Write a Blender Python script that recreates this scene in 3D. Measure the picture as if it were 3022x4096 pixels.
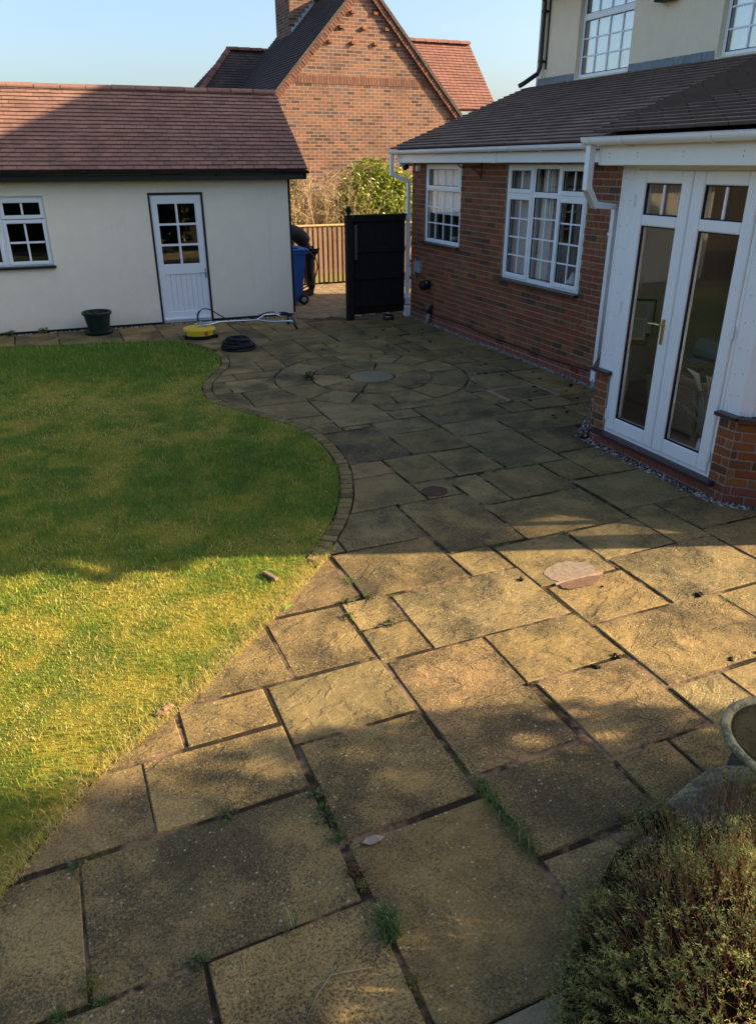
import bpy, bmesh, math, random
import numpy as np
from mathutils import Vector, Matrix, noise as mnoise
random.seed(7); rng = np.random.default_rng(7)
for o in list(bpy.data.objects): bpy.data.objects.remove(o)
scene = bpy.context.scene
COL = scene.collection
R = math.radians

# ------------------------------------------------------------------ camera
cam_d = bpy.data.cameras.new('camera'); cam = bpy.data.objects.new('camera', cam_d); COL.objects.link(cam)
cam_d.sensor_fit = 'VERTICAL'; cam_d.sensor_height = 24.0; cam_d.lens = 3008.8 / 4096 * 24.0
cam_d.clip_start = 0.05; cam_d.clip_end = 600
cr, cu, cw = Vector((0.9186, -0.3951, -0.0027)), Vector((0.1690, 0.3862, 0.9069)), Vector((0.3582, 0.8332, -0.4213))
cw.normalize(); cr = cw.cross(cu).normalized(); cu = cr.cross(cw).normalized()
M = Matrix((cr, cu, -cw)).transposed().to_4x4(); M.translation = (0, 0, 2.4989)
cam.matrix_world = M
scene.camera = cam

# ------------------------------------------------------------------ sky and sun
SUN_EL, SUN_AZ = R(24.0), R(-20.6)           # azimuth measured from +X
to_sun = Vector((math.cos(SUN_EL) * math.cos(SUN_AZ), math.cos(SUN_EL) * math.sin(SUN_AZ), math.sin(SUN_EL)))
w = bpy.data.worlds.new('World'); scene.world = w; w.use_nodes = True
nt = w.node_tree; bg = nt.nodes['Background']
sky = nt.nodes.new('ShaderNodeTexSky'); sky.sky_type = 'NISHITA'; sky.sun_disc = False
sky.sun_elevation = SUN_EL; sky.sun_rotation = R(110.6); sky.altitude = 60; sky.air_density = 1.0; sky.dust_density = 3.2; sky.ozone_density = 2.6
nt.links.new(sky.outputs[0], bg.inputs[0]); bg.inputs[1].default_value = 0.098
sun_d = bpy.data.lights.new('sun', 'SUN'); sun = bpy.data.objects.new('sun', sun_d); COL.objects.link(sun)
sun_d.energy = 5.0; sun_d.angle = R(0.55); sun_d.color = (1.0, 0.81, 0.54)
sun.rotation_euler = to_sun.to_track_quat('Z', 'Y').to_euler()
vs = scene.view_settings; vs.view_transform = 'Standard'; vs.look = 'None'; vs.exposure = 1.64; vs.gamma = 1; vs.use_curve_mapping = False

# ------------------------------------------------------------------ mesh helper
class MB:
    def __init__(s): s.v = []; s.f = []
    def add(s, vs_, fs_):
        n = len(s.v); s.v += [tuple(p) for p in vs_]; s.f += [tuple(i + n for i in f) for f in fs_]; return s
    def box(s, x0, x1, y0, y1, z0, z1, fr=None):
        if x0 > x1: x0, x1 = x1, x0
        if y0 > y1: y0, y1 = y1, y0
        p = [(x0,y0,z0),(x1,y0,z0),(x1,y1,z0),(x0,y1,z0),(x0,y0,z1),(x1,y0,z1),(x1,y1,z1),(x0,y1,z1)]
        fs = [(0,3,2,1),(4,5,6,7),(0,1,5,4),(1,2,6,5),(2,3,7,6),(3,0,4,7)]
        if fr: p = [fr(*q) for q in p]
        return s.add(p, fs)
    def bbox(s, x0, x1, y0, y1, z0, z1, b=0.004, fr=None):
        """bevelled box (chamfer along all edges) : 24 vertices"""
        if x0 > x1: x0, x1 = x1, x0
        if y0 > y1: y0, y1 = y1, y0
        b = min(b, (x1-x0)*.45, (y1-y0)*.45, (z1-z0)*.45)
        vs_ = []; idx = {}
        for ix, X in enumerate((x0, x1)):
            for iy, Y in enumerate((y0, y1)):
                for iz, Zv in enumerate((z0, z1)):
                    sx, sy, sz = (b if ix == 0 else -b), (b if iy == 0 else -b), (b if iz == 0 else -b)
                    for ax, q in enumerate(((X, Y+sy, Zv+sz), (X+sx, Y, Zv+sz), (X+sx, Y+sy, Zv))):
                        idx[(ix, iy, iz, ax)] = len(vs_); vs_.append(q)
        fs = []
        def g(a, c): return idx[(a[0], a[1], a[2], c)]
        for ax in range(3):
            o1, o2 = [k for k in range(3) if k != ax]
            for side in (0, 1):
                quad = []
                for (p, q) in ((0,0),(1,0),(1,1),(0,1)):
                    a = [0,0,0]; a[ax] = side; a[o1] = p; a[o2] = q; quad.append(g(a, ax))
                fs.append(tuple(quad))
        for ax in range(3):
            o1, o2 = [k for k in range(3) if k != ax]
            for p in (0,1):
                for q in (0,1):
                    a = [0,0,0]; a[o1] = p; a[o2] = q; a2 = list(a); a2[ax] = 1
                    fs.append((g(a,o1), g(a2,o1), g(a2,o2), g(a,o2)))
        for ix in (0,1):
            for iy in (0,1):
                for iz in (0,1):
                    fs.append(tuple(g((ix,iy,iz), k) for k in range(3)))
        if fr: vs_ = [fr(*q) for q in vs_]
        return s.add(vs_, fs)
    def tube(s, pts, r, n=8, cap=True, closed=False):
        pts = [Vector(p) for p in pts]; rr = r if isinstance(r, (list, tuple)) else [r]*len(pts)
        base = len(s.v); up = Vector((0,0,1)); prev = None; m = len(pts)
        for i, p in enumerate(pts):
            a = pts[(i-1) % m] if (closed or i > 0) else p; b = pts[(i+1) % m] if (closed or i < m-1) else p
            t = (b - a).normalized() if (b-a).length > 1e-9 else Vector((0,0,1))
            if prev is None:
                sdir = t.cross(up)
                if sdir.length < 1e-3: sdir = t.cross(Vector((1,0,0)))
            else: sdir = prev - t * prev.dot(t)
            sdir.normalize(); prev = sdir; q = t.cross(sdir)
            for k in range(n):
                an = 2*math.pi*k/n; s.v.append(tuple(p + (sdir*math.cos(an) + q*math.sin(an))*rr[i]))
        for i in range(m if closed else m-1):
            j = (i+1) % m
            for k in range(n):
                k2 = (k+1) % n
                s.f.append((base+i*n+k, base+i*n+k2, base+j*n+k2, base+j*n+k))
        if cap and not closed:
            s.f.append(tuple(base+k for k in range(n))[::-1]); s.f.append(tuple(base+(m-1)*n+k for k in range(n)))
        return s
    def lathe(s, prof, c=(0,0,0), n=28, axis=None):
        base = len(s.v); c = Vector(c)
        rot = axis.to_track_quat('Z','Y') if axis else None
        for (r, z) in prof:
            for k in range(n):
                an = 2*math.pi*k/n; q = Vector((r*math.cos(an), r*math.sin(an), z))
                if rot: q = rot @ q
                s.v.append(tuple(c+q))
        for i in range(len(prof)-1):
            for k in range(n):
                k2 = (k+1) % n; s.f.append((base+i*n+k, base+i*n+k2, base+(i+1)*n+k2, base+(i+1)*n+k))
        if prof[0][0] > 1e-6: s.f.append(tuple(base+k for k in range(n))[::-1])
        if prof[-1][0] > 1e-6: s.f.append(tuple(base+(len(prof)-1)*n+k for k in range(n)))
        return s
    def prism(s, poly, z0, z1, fr=None):
        n = len(poly); p = [(a,b,z0) for a,b in poly] + [(a,b,z1) for a,b in poly]
        if fr: p = [fr(*q) for q in p]
        fs = [tuple(range(n))[::-1], tuple(range(n, 2*n))] + [(i, (i+1)%n, n+(i+1)%n, n+i) for i in range(n)]
        return s.add(p, fs)
    def mesh(s, name, off=(0,0,0), smooth=False):
        me = bpy.data.meshes.new(name)
        if off != (0,0,0): vv = [(a-off[0], b-off[1], c-off[2]) for a,b,c in s.v]
        else: vv = s.v
        me.from_pydata(vv, [], s.f); me.update()
        bm = bmesh.new(); bm.from_mesh(me); bmesh.ops.recalc_face_normals(bm, faces=bm.faces); bm.to_mesh(me); bm.free()
        if smooth:
            for p in me.polygons: p.use_smooth = True
        return me

def link(name, me, mat=None, parent=None, loc=None, smooth_angle=None):
    o = bpy.data.objects.new(name, me); COL.objects.link(o)
    if mat and me and not me.materials: me.materials.append(mat)
    if parent: o.parent = parent
    if loc is not None: o.location = loc
    return o
def tag(o, label, cat, group=None, kind=None):
    if label: o['label'] = label
    if cat: o['category'] = cat
    if group: o['group'] = group
    if kind: o['kind'] = kind
    return o
class Thing:
    def __init__(s, name, label, cat, loc=(0,0,0), group=None, kind=None):
        s.o = bpy.data.objects.new(name, None); COL.objects.link(s.o); s.o.location = loc; s.loc = tuple(loc)
        s.o.empty_display_size = 0.1
        tag(s.o, label, cat, group, kind)
    def part(s, name, mb, mat, parent=None, smooth=False, kind=None, label=None):
        o = link(name, mb.mesh(name, s.loc, smooth), mat, parent or s.o)
        if kind: o['kind'] = kind
        if label: o['label'] = label
        return o
def single(name, mb, mat, label, cat, group=None, smooth=False, kind=None, origin=(0,0,0)):
    o = link(name, mb.mesh(name, origin, smooth), mat, None, origin)
    return tag(o, label, cat, group, kind)

# ------------------------------------------------------------------ material helper
class MT:
    def __init__(s, name, rough=0.8, spec=0.3):
        s.m = bpy.data.materials.new(name); s.m.use_nodes = True; s.t = s.m.node_tree
        s.b = s.t.nodes['Principled BSDF']; s.b.inputs['Roughness'].default_value = rough
        s.b.inputs['Specular IOR Level'].default_value = spec
    def n(s, typ, **kw):
        nd = s.t.nodes.new(typ)
        for k, v in kw.items(): setattr(nd, k, v)
        return nd
    def L(s, a, b): s.t.links.new(a, b)
    def setin(s, nd, key, val):
        if hasattr(val, 'is_output') or hasattr(val, 'links'): s.L(val, nd.inputs[key])
        else: nd.inputs[key].default_value = val
    def coord(s, kind='Object'):
        if kind == 'Position': return s.n('ShaderNodeNewGeometry').outputs['Position']
        return s.n('ShaderNodeTexCoord').outputs[kind]
    def rand(s):
        a = s.n('ShaderNodeObjectInfo').outputs['Random']; g = s.n('ShaderNodeNewGeometry').outputs['Random Per Island']
        return s.math('FRACT', s.math('ADD', a, g))
    def objrand(s): return s.n('ShaderNodeObjectInfo').outputs['Random']
    def math(s, op, a, b=0.0, c=None, clamp=False):
        nd = s.n('ShaderNodeMath', operation=op, use_clamp=clamp); s.setin(nd, 0, a); s.setin(nd, 1, b)
        if c is not None: s.setin(nd, 2, c)
        return nd.outputs[0]
    def vmath(s, op, a, b):
        nd = s.n('ShaderNodeVectorMath', operation=op); s.setin(nd, 0, a); s.setin(nd, 1, b); return nd.outputs[0]
    def scale(s, v, f):
        nd = s.n('ShaderNodeVectorMath', operation='SCALE'); s.setin(nd, 0, v); s.setin(nd, 'Scale', f); return nd.outputs[0]
    def mapping(s, v, sc=(1,1,1), rot=(0,0,0), loc=(0,0,0)):
        nd = s.n('ShaderNodeMapping'); s.L(v, nd.inputs[0]); nd.inputs['Scale'].default_value = sc
        nd.inputs['Rotation'].default_value = rot; nd.inputs['Location'].default_value = loc; return nd.outputs[0]
    def noise(s, v, sc, det=4, rough=0.6, dist=0.0, col=False):
        nd = s.n('ShaderNodeTexNoise'); s.L(v, nd.inputs['Vector']); nd.inputs['Scale'].default_value = sc
        nd.inputs['Detail'].default_value = det; nd.inputs['Roughness'].default_value = rough; nd.inputs['Distortion'].default_value = dist
        return nd.outputs['Color' if col else 'Fac']
    def voro(s, v, sc, feat='F1', out='Distance', rnd=1.0):
        nd = s.n('ShaderNodeTexVoronoi', feature=feat); s.L(v, nd.inputs['Vector']); nd.inputs['Scale'].default_value = sc
        nd.inputs['Randomness'].default_value = rnd
        return nd.outputs[out]
    def ramp(s, f, stops, interp='LINEAR'):
        nd = s.n('ShaderNodeValToRGB'); s.setin(nd, 0, f); r = nd.color_ramp; r.interpolation = interp
        while len(r.elements) < len(stops): r.elements.new(0.5)
        for e, (p, c) in zip(r.elements, stops):
            e.position = p; e.color = (c, c, c, 1) if not hasattr(c, '__len__') else (*c, 1)
        return nd.outputs[0]
    def step(s, f, a, b): # smooth step
        nd = s.n('ShaderNodeMapRange', interpolation_type='SMOOTHSTEP'); s.setin(nd, 0, f); nd.inputs[1].default_value = a; nd.inputs[2].default_value = b
        return nd.outputs[0]
    def mix(s, f, a, b, mode='MIX'):
        nd = s.n('ShaderNodeMix', data_type='RGBA', blend_type=mode)
        s.setin(nd, 0, f); s.setin(nd, 6, a if not isinstance(a, tuple) else (*a, 1)); s.setin(nd, 7, b if not isinstance(b, tuple) else (*b, 1))
        return nd.outputs[2]
    def hsv(s, c, h=0.5, sa=1.0, v=1.0):
        nd = s.n('ShaderNodeHueSaturation'); s.setin(nd, 'Hue', h); s.setin(nd, 'Saturation', sa); s.setin(nd, 'Value', v); s.setin(nd, 'Color', c if not isinstance(c, tuple) else (*c,1)); return nd.outputs[0]
    def bump(s, h, st=0.3, dist=0.01, prev=None):
        nd = s.n('ShaderNodeBump'); nd.inputs['Strength'].default_value = st; nd.inputs['Distance'].default_value = dist; s.L(h, nd.inputs['Height'])
        if prev is not None: s.L(prev, nd.inputs['Normal'])
        return nd.outputs[0]
    def done(s, col=None, rough=None, nor=None, metal=None):
        if col is not None: s.setin(s.b, 'Base Color', col if not isinstance(col, tuple) else (*col, 1))
        if rough is not None: s.setin(s.b, 'Roughness', rough)
        if nor is not None: s.L(nor, s.b.inputs['Normal'])
        if metal is not None: s.b.inputs['Metallic'].default_value = metal
        return s.m

def plain(name, col, rough=0.6, spec=0.3, var=0.12, nsc=12.0, bump=0.0, bsc=60.0, metal=0.0):
    t = MT(name, rough, spec); c = t.coord(); f = t.noise(c, nsc, 5)
    v = t.math('MULTIPLY_ADD', f, 2*var, 1-var)
    cc = t.hsv(col, 0.5, 1.0, v)
    nor = t.bump(t.noise(c, bsc, 4), bump, 0.004) if bump else None
    return t.done(cc, None, nor, metal)

# --- sandstone flags
def m_sandstone(pale=0.0):
    t = MT('riven_sandstone' if not pale else 'pale_sandstone', 0.85, 0.22)
    r = t.objrand(); c0 = t.coord()
    off = t.n('ShaderNodeCombineXYZ'); t.L(t.math('MULTIPLY', r, 37.0), off.inputs[0]); t.L(t.math('MULTIPLY', r, 91.0), off.inputs[1])
    c = t.vmath('ADD', c0, off.outputs[0])
    big = t.noise(c, 1.7, 4, 0.6, 0.4)
    base = t.ramp(t.math('ADD', t.math('MULTIPLY', big, 0.75), t.math('MULTIPLY', r, 0.28)), [(0.28, (0.170, 0.103, 0.040)), (0.45, (0.285, 0.178, 0.064)), (0.60, (0.360, 0.230, 0.084)), (0.78, (0.280, 0.200, 0.090))])
    r2 = t.math('FRACT', t.math('MULTIPLY', r, 7.31))
    base = t.mix(t.step(r2, 0.80, 0.98), base, (0.28, 0.158, 0.070))       # a few pinker flags
    base = t.mix(t.math('MULTIPLY', t.step(t.math('FRACT', t.math('MULTIPLY', r, 13.7)), 0.55, 1.0), 0.5), base, (0.205, 0.175, 0.085))
    base = t.hsv(base, 0.5, 1.0, t.math('MULTIPLY_ADD', t.math('FRACT', t.math('MULTIPLY', r, 29.3)), 0.5, 0.75))
    base = t.mix(0.35, base, t.mix(t.noise(c, 22, 5, 0.7), (0.10,0.068,0.024), (0.60,0.42,0.15)))
    # riven layering: warped bands
    wv = t.n('ShaderNodeTexWave', wave_type='BANDS', bands_direction='DIAGONAL'); wc = t.mapping(c, (1.0, 2.2, 1.0), (0,0,0.5))
    t.L(wc, wv.inputs['Vector']); wv.inputs['Scale'].default_value = 1.6; wv.inputs['Distortion'].default_value = 9.0; wv.inputs['Detail'].default_value = 3.0; wv.inputs['Detail Scale'].default_value = 1.6
    ridge = t.step(wv.outputs['Fac'], 0.05, 0.95)
    cont = t.n('ShaderNodeMath', operation='FRACT'); t.L(t.math('MULTIPLY', t.noise(t.mapping(c, (1.0,1.9,1)), 1.5, 6, 0.62, 0.6), 11.0), cont.inputs[0])
    # dark algae, heavier in clouds
    al = t.math('MULTIPLY', t.step(t.noise(c, 3.1, 6, 0.72, 0.3), 0.42, 0.60), t.step(t.noise(c, 75, 4, 0.75), 0.38, 0.56))
    al2 = t.math('MULTIPLY', t.step(t.noise(c, 1.6, 4, 0.6), 0.44, 0.64), t.math('MULTIPLY_ADD', t.noise(c, 40, 4, 0.7), 0.9, 0.15))
    al3 = t.math('MULTIPLY', t.step(t.noise(c, 95, 5, 0.8), 0.44, 0.62), t.math('MULTIPLY_ADD', t.noise(c, 2.0, 3, 0.6), 1.1, 0.15))
    alg = t.math('MINIMUM', t.math('ADD', t.math('MULTIPLY', al3, 0.85), t.math('ADD', t.math('MULTIPLY', al, 0.42), t.math('MULTIPLY', al2, 0.66))), 0.9)
    alg = t.math('MINIMUM', t.math('MULTIPLY', alg, t.math('MULTIPLY_ADD', t.math('FRACT', t.math('MULTIPLY', r, 51.7)), 0.55, 0.75)), 0.9)
    col = t.mix(alg, base, (0.040, 0.034, 0.020))
    # pale lichen discs
    vd = t.voro(c, 42); vc = t.n('ShaderNodeSeparateColor'); t.L(t.voro(c, 42, out='Color'), vc.inputs[0])
    size = t.math('MULTIPLY_ADD', vc.outputs[1], 0.24, 0.02)
    spot = t.math('MULTIPLY', t.math('LESS_THAN', t.math('ADD', vd, t.math('MULTIPLY', t.noise(c, 160, 2), 0.12)), t.math('ADD', size, 0.05)), t.math('GREATER_THAN', vc.outputs[0], 0.50))
    spot = t.math('MULTIPLY', spot, t.step(t.noise(c, 2.3, 3), 0.36, 0.54))
    vd2 = t.voro(c, 110); vc2 = t.n('ShaderNodeSeparateColor'); t.L(t.voro(c, 110, out='Color'), vc2.inputs[0])
    sp2 = t.math('MULTIPLY', t.math('LESS_THAN', vd2, 0.26), t.math('GREATER_THAN', vc2.outputs[0], 0.74))
    col = t.mix(t.math('MULTIPLY', spot, 0.72), col, (0.42, 0.39, 0.28))
    col = t.mix(t.math('MULTIPLY', sp2, 0.42), col, (0.40, 0.35, 0.22))
    gl = t.math('MULTIPLY', t.step(t.noise(c, 4.0, 5, 0.7), 0.64, 0.76), t.step(t.noise(c, 55, 3), 0.42, 0.6))
    col = t.mix(t.math('MULTIPLY', gl, 0.45), col, (0.33, 0.34, 0.29))
    gr = t.math('MULTIPLY', t.step(t.noise(c, 2.0, 4, 0.6, 0.2), 0.56, 0.72), 0.26)
    col = t.mix(gr, col, (0.125, 0.120, 0.030))
    if pale: col = t.mix(pale, col, (0.29, 0.255, 0.165))
    h = t.math('ADD', t.math('MULTIPLY', ridge, 0.30), t.math('MULTIPLY', t.step(cont.outputs[0], 0.0, 0.30), 0.26))
    nor = t.bump(h, 0.85, 0.016)
    nor = t.bump(t.noise(c, 9, 6, 0.65), 0.5, 0.012, nor)
    nor = t.bump(t.noise(c, 130, 3, 0.7), 0.55, 0.005, nor)
    return t.done(col, 0.86, nor)
M_STONE = m_sandstone(); M_STONE_PALE = m_sandstone(0.5)

def m_mortar_joint():
    t = MT('joint_mortar_and_soil', 0.95, 0.1); c = t.coord('Position')
    n1 = t.noise(c, 2.6, 5, 0.65); n2 = t.noise(c, 30, 5, 0.7)
    col = t.mix(n2, (0.15, 0.090, 0.055), (0.32, 0.205, 0.130))
    soil = t.mix(n2, (0.016, 0.012, 0.008), (0.050, 0.036, 0.022))
    col = t.mix(t.math('MULTIPLY', t.step(n1, 0.46, 0.60), t.step(t.noise(c, 14, 4), .3, .5)), soil, col)
    moss = t.math('MULTIPLY', t.step(t.noise(c, 5.5, 4), 0.57, 0.66), t.step(t.noise(c, 60, 2), 0.35, 0.55))
    col = t.mix(t.math('MULTIPLY', moss, 0.8), col, (0.085, 0.095, 0.018))
    return t.done(col, 0.95, t.bump(t.noise(c, 70, 6, 0.7), 0.9, 0.012))
M_JOINT = m_mortar_joint()

def m_brick(name, stops, rough_bump=0.8):
    t = MT(name, 0.9, 0.15); r = t.rand(); c0 = t.coord('Position')
    col = t.ramp(r, stops)
    n = t.noise(c0, 45, 5, 0.7); n2 = t.noise(c0, 9, 4)
    col = t.hsv(col, 0.5, 1.0, t.math('MULTIPLY_ADD', n, 0.9, 0.55))
    col = t.mix(t.math('MULTIPLY', t.step(n2, 0.55, 0.75), 0.35), col, (0.10, 0.055, 0.03))
    cm = t.mapping(c0, (1, 1, 2.6))
    return t.done(col, 0.9, t.bump(t.noise(cm, 60, 5, 0.7, 0.5), rough_bump, 0.012))
M_BRICK = m_brick('rustic_red_brick', [(0.0,(0.110,0.062,0.040)),(0.16,(0.215,0.085,0.040)),(0.4,(0.285,0.092,0.045)),(0.62,(0.250,0.072,0.040)),(0.82,(0.330,0.125,0.052)),(1.0,(0.200,0.100,0.050))])
M_BRICK_SMOOTH = m_brick('smooth_red_brick', [(0.0,(0.225,0.070,0.048)),(0.5,(0.275,0.088,0.060)),(1.0,(0.240,0.075,0.050))], 0.15)
M_BRICK_PORCH = m_brick('orange_rustic_brick', [(0.0,(0.150,0.075,0.035)),(0.3,(0.330,0.120,0.042)),(0.6,(0.300,0.085,0.040)),(0.85,(0.380,0.155,0.055)),(1.0,(0.26,0.14,0.055))], 1.0)
M_MORTAR = plain('grey_mortar', (0.300, 0.255, 0.205), 0.95, 0.1, 0.25, 18, 0.4, 120)

def m_far_brick():
    t = MT('weathered_gable_brick', 0.92, 0.12); c = t.coord('Position')
    cm = t.n('ShaderNodeCombineXYZ'); sp = t.n('ShaderNodeSeparateXYZ'); t.L(c, sp.inputs[0])
    t.L(t.math('ADD', sp.outputs[0], sp.outputs[1]), cm.inputs[0]); t.L(sp.outputs[2], cm.inputs[1])
    b = t.n('ShaderNodeTexBrick'); t.L(cm.outputs[0], b.inputs['Vector']); b.inputs['Scale'].default_value = 1.0
    b.inputs['Brick Width'].default_value = 0.225; b.inputs['Row Height'].default_value = 0.075; b.inputs['Mortar Size'].default_value = 0.0065; b.inputs['Mortar Smooth'].default_value = 0.15; b.inputs['Bias'].default_value = 0.0
    b.inputs['Color1'].default_value = (0,0,0,1); b.inputs['Color2'].default_value = (1,1,1,1); b.inputs['Mortar'].default_value = (0.5,0.5,0.5,1)
    col = t.ramp(b.outputs['Color'], [(0.0,(0.075,0.050,0.042)),(0.25,(0.150,0.084,0.062)),(0.5,(0.205,0.098,0.066)),(0.75,(0.240,0.114,0.074)),(1.0,(0.135,0.094,0.082))])
    col = t.hsv(col, 0.5, 1.0, t.math('MULTIPLY_ADD', t.noise(c, 3.0, 6, 0.7), 0.9, 0.55))
    col = t.mix(b.outputs['Fac'], col, (0.40, 0.285, 0.185))
    dirt = t.math('MULTIPLY', t.step(t.noise(c, 0.9, 5, 0.65), 0.5, 0.7), 0.4)
    col = t.mix(dirt, col, (0.10, 0.062, 0.048))
    h = t.math('MULTIPLY_ADD', b.outputs['Fac'], -1.0, t.math('MULTIPLY', t.noise(c, 40, 4), 0.4))
    return t.done(col, 0.92, t.bump(h, 0.9, 0.012))
M_GABLE = m_far_brick()

def m_tile(name, a, b_, dark, moss=0.25, edge=0.0):
    t = MT(name, 0.9, 0.12); r = t.rand(); c = t.coord('Position')
    col = t.mix(r, a, b_)
    col = t.hsv(col, 0.5, 1.0, t.math('MULTIPLY_ADD', t.noise(c, 30, 5, 0.7), 0.8, 0.6))
    col = t.mix(t.math('MULTIPLY', t.step(t.noise(c, 2.2, 5, 0.7), 0.45, 0.68), 0.5), col, dark)
    col = t.mix(t.math('MULTIPLY', t.math('MULTIPLY', t.step(t.noise(c, 14, 3), 0.64, 0.7), t.step(t.noise(c, 1.3, 3), 0.45, 0.6)), moss), col, (0.24, 0.23, 0.19))
    if edge:
        nx = t.n('ShaderNodeSeparateXYZ'); t.L(t.n('ShaderNodeNewGeometry').outputs['True Normal'], nx.inputs[0])
        col = t.mix(t.math('MULTIPLY', t.math('SUBTRACT', 1.0, t.step(nx.outputs[2], .35, .60)), edge), col, tuple(k*0.30 for k in b_))  # upright butt faces darkened in colour, standing in for shade between rows
    return t.done(col, 0.92, t.bump(t.noise(c, 90, 4, 0.7), 0.7, 0.006))
M_TILE_G = m_tile('red_brown_roof_tile', (0.215,0.115,0.088), (0.285,0.150,0.110), (0.110,0.066,0.056), 0.5, .8)
M_TILE_H = m_tile('dark_brown_roof_tile', (0.230,0.148,0.108), (0.300,0.195,0.142), (0.080,0.058,0.044), 0.6, .85)
M_TILE_P = m_tile('porch_brown_roof_tile', (0.245,0.160,0.120), (0.315,0.208,0.155), (0.095,0.068,0.052), 0.9, .85)
M_TILE_N = m_tile('grey_weathered_roof_tile', (0.075,0.060,0.055), (0.115,0.080,0.068), (0.045,0.040,0.038), 0.3)
M_TILE_NR = m_tile('clay_red_roof_tile', (0.190,0.092,0.070), (0.240,0.112,0.084), (0.13,0.070,0.058), 0.3)

def m_render(name, col, dirt=0.25):
    t = MT(name, 0.88, 0.15); c = t.coord('Position')
    cc = t.mix(t.math('MULTIPLY', t.step(t.noise(c, 0.8, 5, 0.6), 0.42, 0.75), dirt), col, tuple(k*0.80 for k in col))
    cc = t.hsv(cc, 0.5, 1.0, t.math('MULTIPLY_ADD', t.noise(c, 6, 6, 0.65), 0.14, 0.93))
    st = t.math('MULTIPLY', t.step(t.noise(t.mapping(c, (9, 9, 0.5)), 1.0, 3), 0.58, 0.76), 0.13)
    cc = t.mix(st, cc, tuple(k*0.55 for k in col))
    # splash dirt near the ground
    sp = t.n('ShaderNodeSeparateXYZ'); t.L(c, sp.inputs[0])
    low = t.math('MULTIPLY', t.math('SUBTRACT', 1.0, t.step(t.math('ADD', sp.outputs[2], t.math('MULTIPLY', t.noise(c, 7, 4), 0.22)), 0.08, 0.42)), 0.22)
    cc = t.mix(low, cc, (0.30, 0.26, 0.19))
    nb = t.bump(t.noise(c, 5, 3), 0.25, 0.02); nb = t.bump(t.noise(c, 160, 3, 0.7), 0.35, 0.003, nb)
    return t.done(cc, 0.9, nb)
M_WALL_G = m_render('cream_garage_render', (0.90, 0.795, 0.635))
M_WALL_U = m_render('cream_upper_render', (0.84, 0.70, 0.50), 0.2)

def m_upvc(name, col=(0.78,0.78,0.77)):
    t = MT(name, 0.32, 0.45); c = t.coord('Position')
    v = t.math('MULTIPLY_ADD', t.noise(c, 3, 5, 0.7), 0.10, 0.94)
    cc = t.hsv(col, 0.5, 1.0, v)
    cc = t.mix(t.math('MULTIPLY', t.step(t.noise(c, 14, 5, 0.7), 0.6, 0.8), 0.10), cc, (0.42,0.40,0.34))
    return t.done(cc, t.math('MULTIPLY_ADD', t.noise(c, 20, 3), 0.2, 0.25), None)
M_UPVC = m_upvc('white_upvc', (0.88,0.88,0.87)); M_PAINT = m_upvc('white_gloss_paint', (0.84,0.85,0.86))
M_FASCIA = m_upvc('cream_white_fascia', (0.86,0.84,0.78))
M_BLACK = plain('black_gloss_paint', (0.012,0.012,0.012), 0.3, 0.5, 0.3, 8, 0.1, 60)
M_BLACKWOOD = plain('black_stained_timber', (0.016,0.013,0.011), 0.75, 0.2, 0.5, 14, 0.5, 50)
M_PVCBROWN = plain('dark_brown_sill', (0.060,0.030,0.030), 0.35, 0.45, 0.2, 9)
M_GASKET = plain('black_rubber', (0.012,0.012,0.013), 0.55, 0.3, 0.3, 20)
M_LEAD = plain('lead_flashing', (0.165,0.185,0.205), 0.5, 0.4, 0.45, 7, 0.4, 25)
M_CHROME = plain('chrome_steel', (0.62,0.63,0.65), 0.22, 0.5, 0.1, 10, 0, 10, 1.0)
M_STEEL = plain('galvanised_steel', (0.50,0.51,0.53), 0.35, 0.5, 0.15, 10, 0, 10, 0.9)
M_BRASS = plain('brass', (0.62,0.42,0.14), 0.28, 0.5, 0.12, 10, 0, 10, 1.0)
M_YELLOW = plain('yellow_plastic', (0.72,0.46,0.012), 0.38, 0.4, 0.08, 8)
M_BLUE = plain('blue_bin_plastic', (0.018,0.082,0.30), 0.42, 0.4, 0.15, 6)
M_BLUEHOSE = plain('blue_rubber_sleeve', (0.010,0.060,0.150), 0.5, 0.3, 0.15, 12)
M_POT = plain('dark_green_plastic', (0.012,0.026,0.020), 0.42, 0.35, 0.3, 10, 0.15, 30)
M_GREYPVC = plain('grey_plastic_pipe', (0.27,0.275,0.28), 0.5, 0.35, 0.15, 9)
M_GREY = plain('grey_metal_box', (0.33,0.33,0.33), 0.6, 0.3, 0.3, 12)
M_RED = plain('red_decal', (0.30,0.02,0.02), 0.5, 0.3, 0.1)
M_WHITE = plain('white_decal', (0.75,0.75,0.75), 0.5, 0.3, 0.05)
M_TIMBER = None
def m_timber():
    t = MT('weathered_brown_timber', 0.85, 0.15); c = t.coord('Position'); r = t.objrand()
    col = t.mix(r, (0.19,0.115,0.075), (0.28,0.175,0.115))
    g = t.noise(t.mapping(c, (30, 30, 1.6)), 1.0, 5, 0.65, 0.3)
    col = t.hsv(col, 0.5, 1.0, t.math('MULTIPLY_ADD', g, 0.9, 0.55))
    sp = t.n('ShaderNodeSeparateXYZ'); t.L(c, sp.inputs[0])
    low = t.math('SUBTRACT', 1.0, t.step(t.math('ADD', sp.outputs[2], t.math('MULTIPLY', t.noise(c, 9, 3), 0.15)), 0.12, 0.45))
    col = t.mix(t.math('MULTIPLY', low, 0.55), col, (0.22, 0.22, 0.06))
    return t.done(col, 0.85, t.bump(g, 0.5, 0.004))
M_TIMBER = m_timber()
M_TIMBER_PALE = plain('pale_timber_cap', (0.44,0.30,0.15), 0.8, 0.2, 0.25, 15, 0.3, 50)

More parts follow.
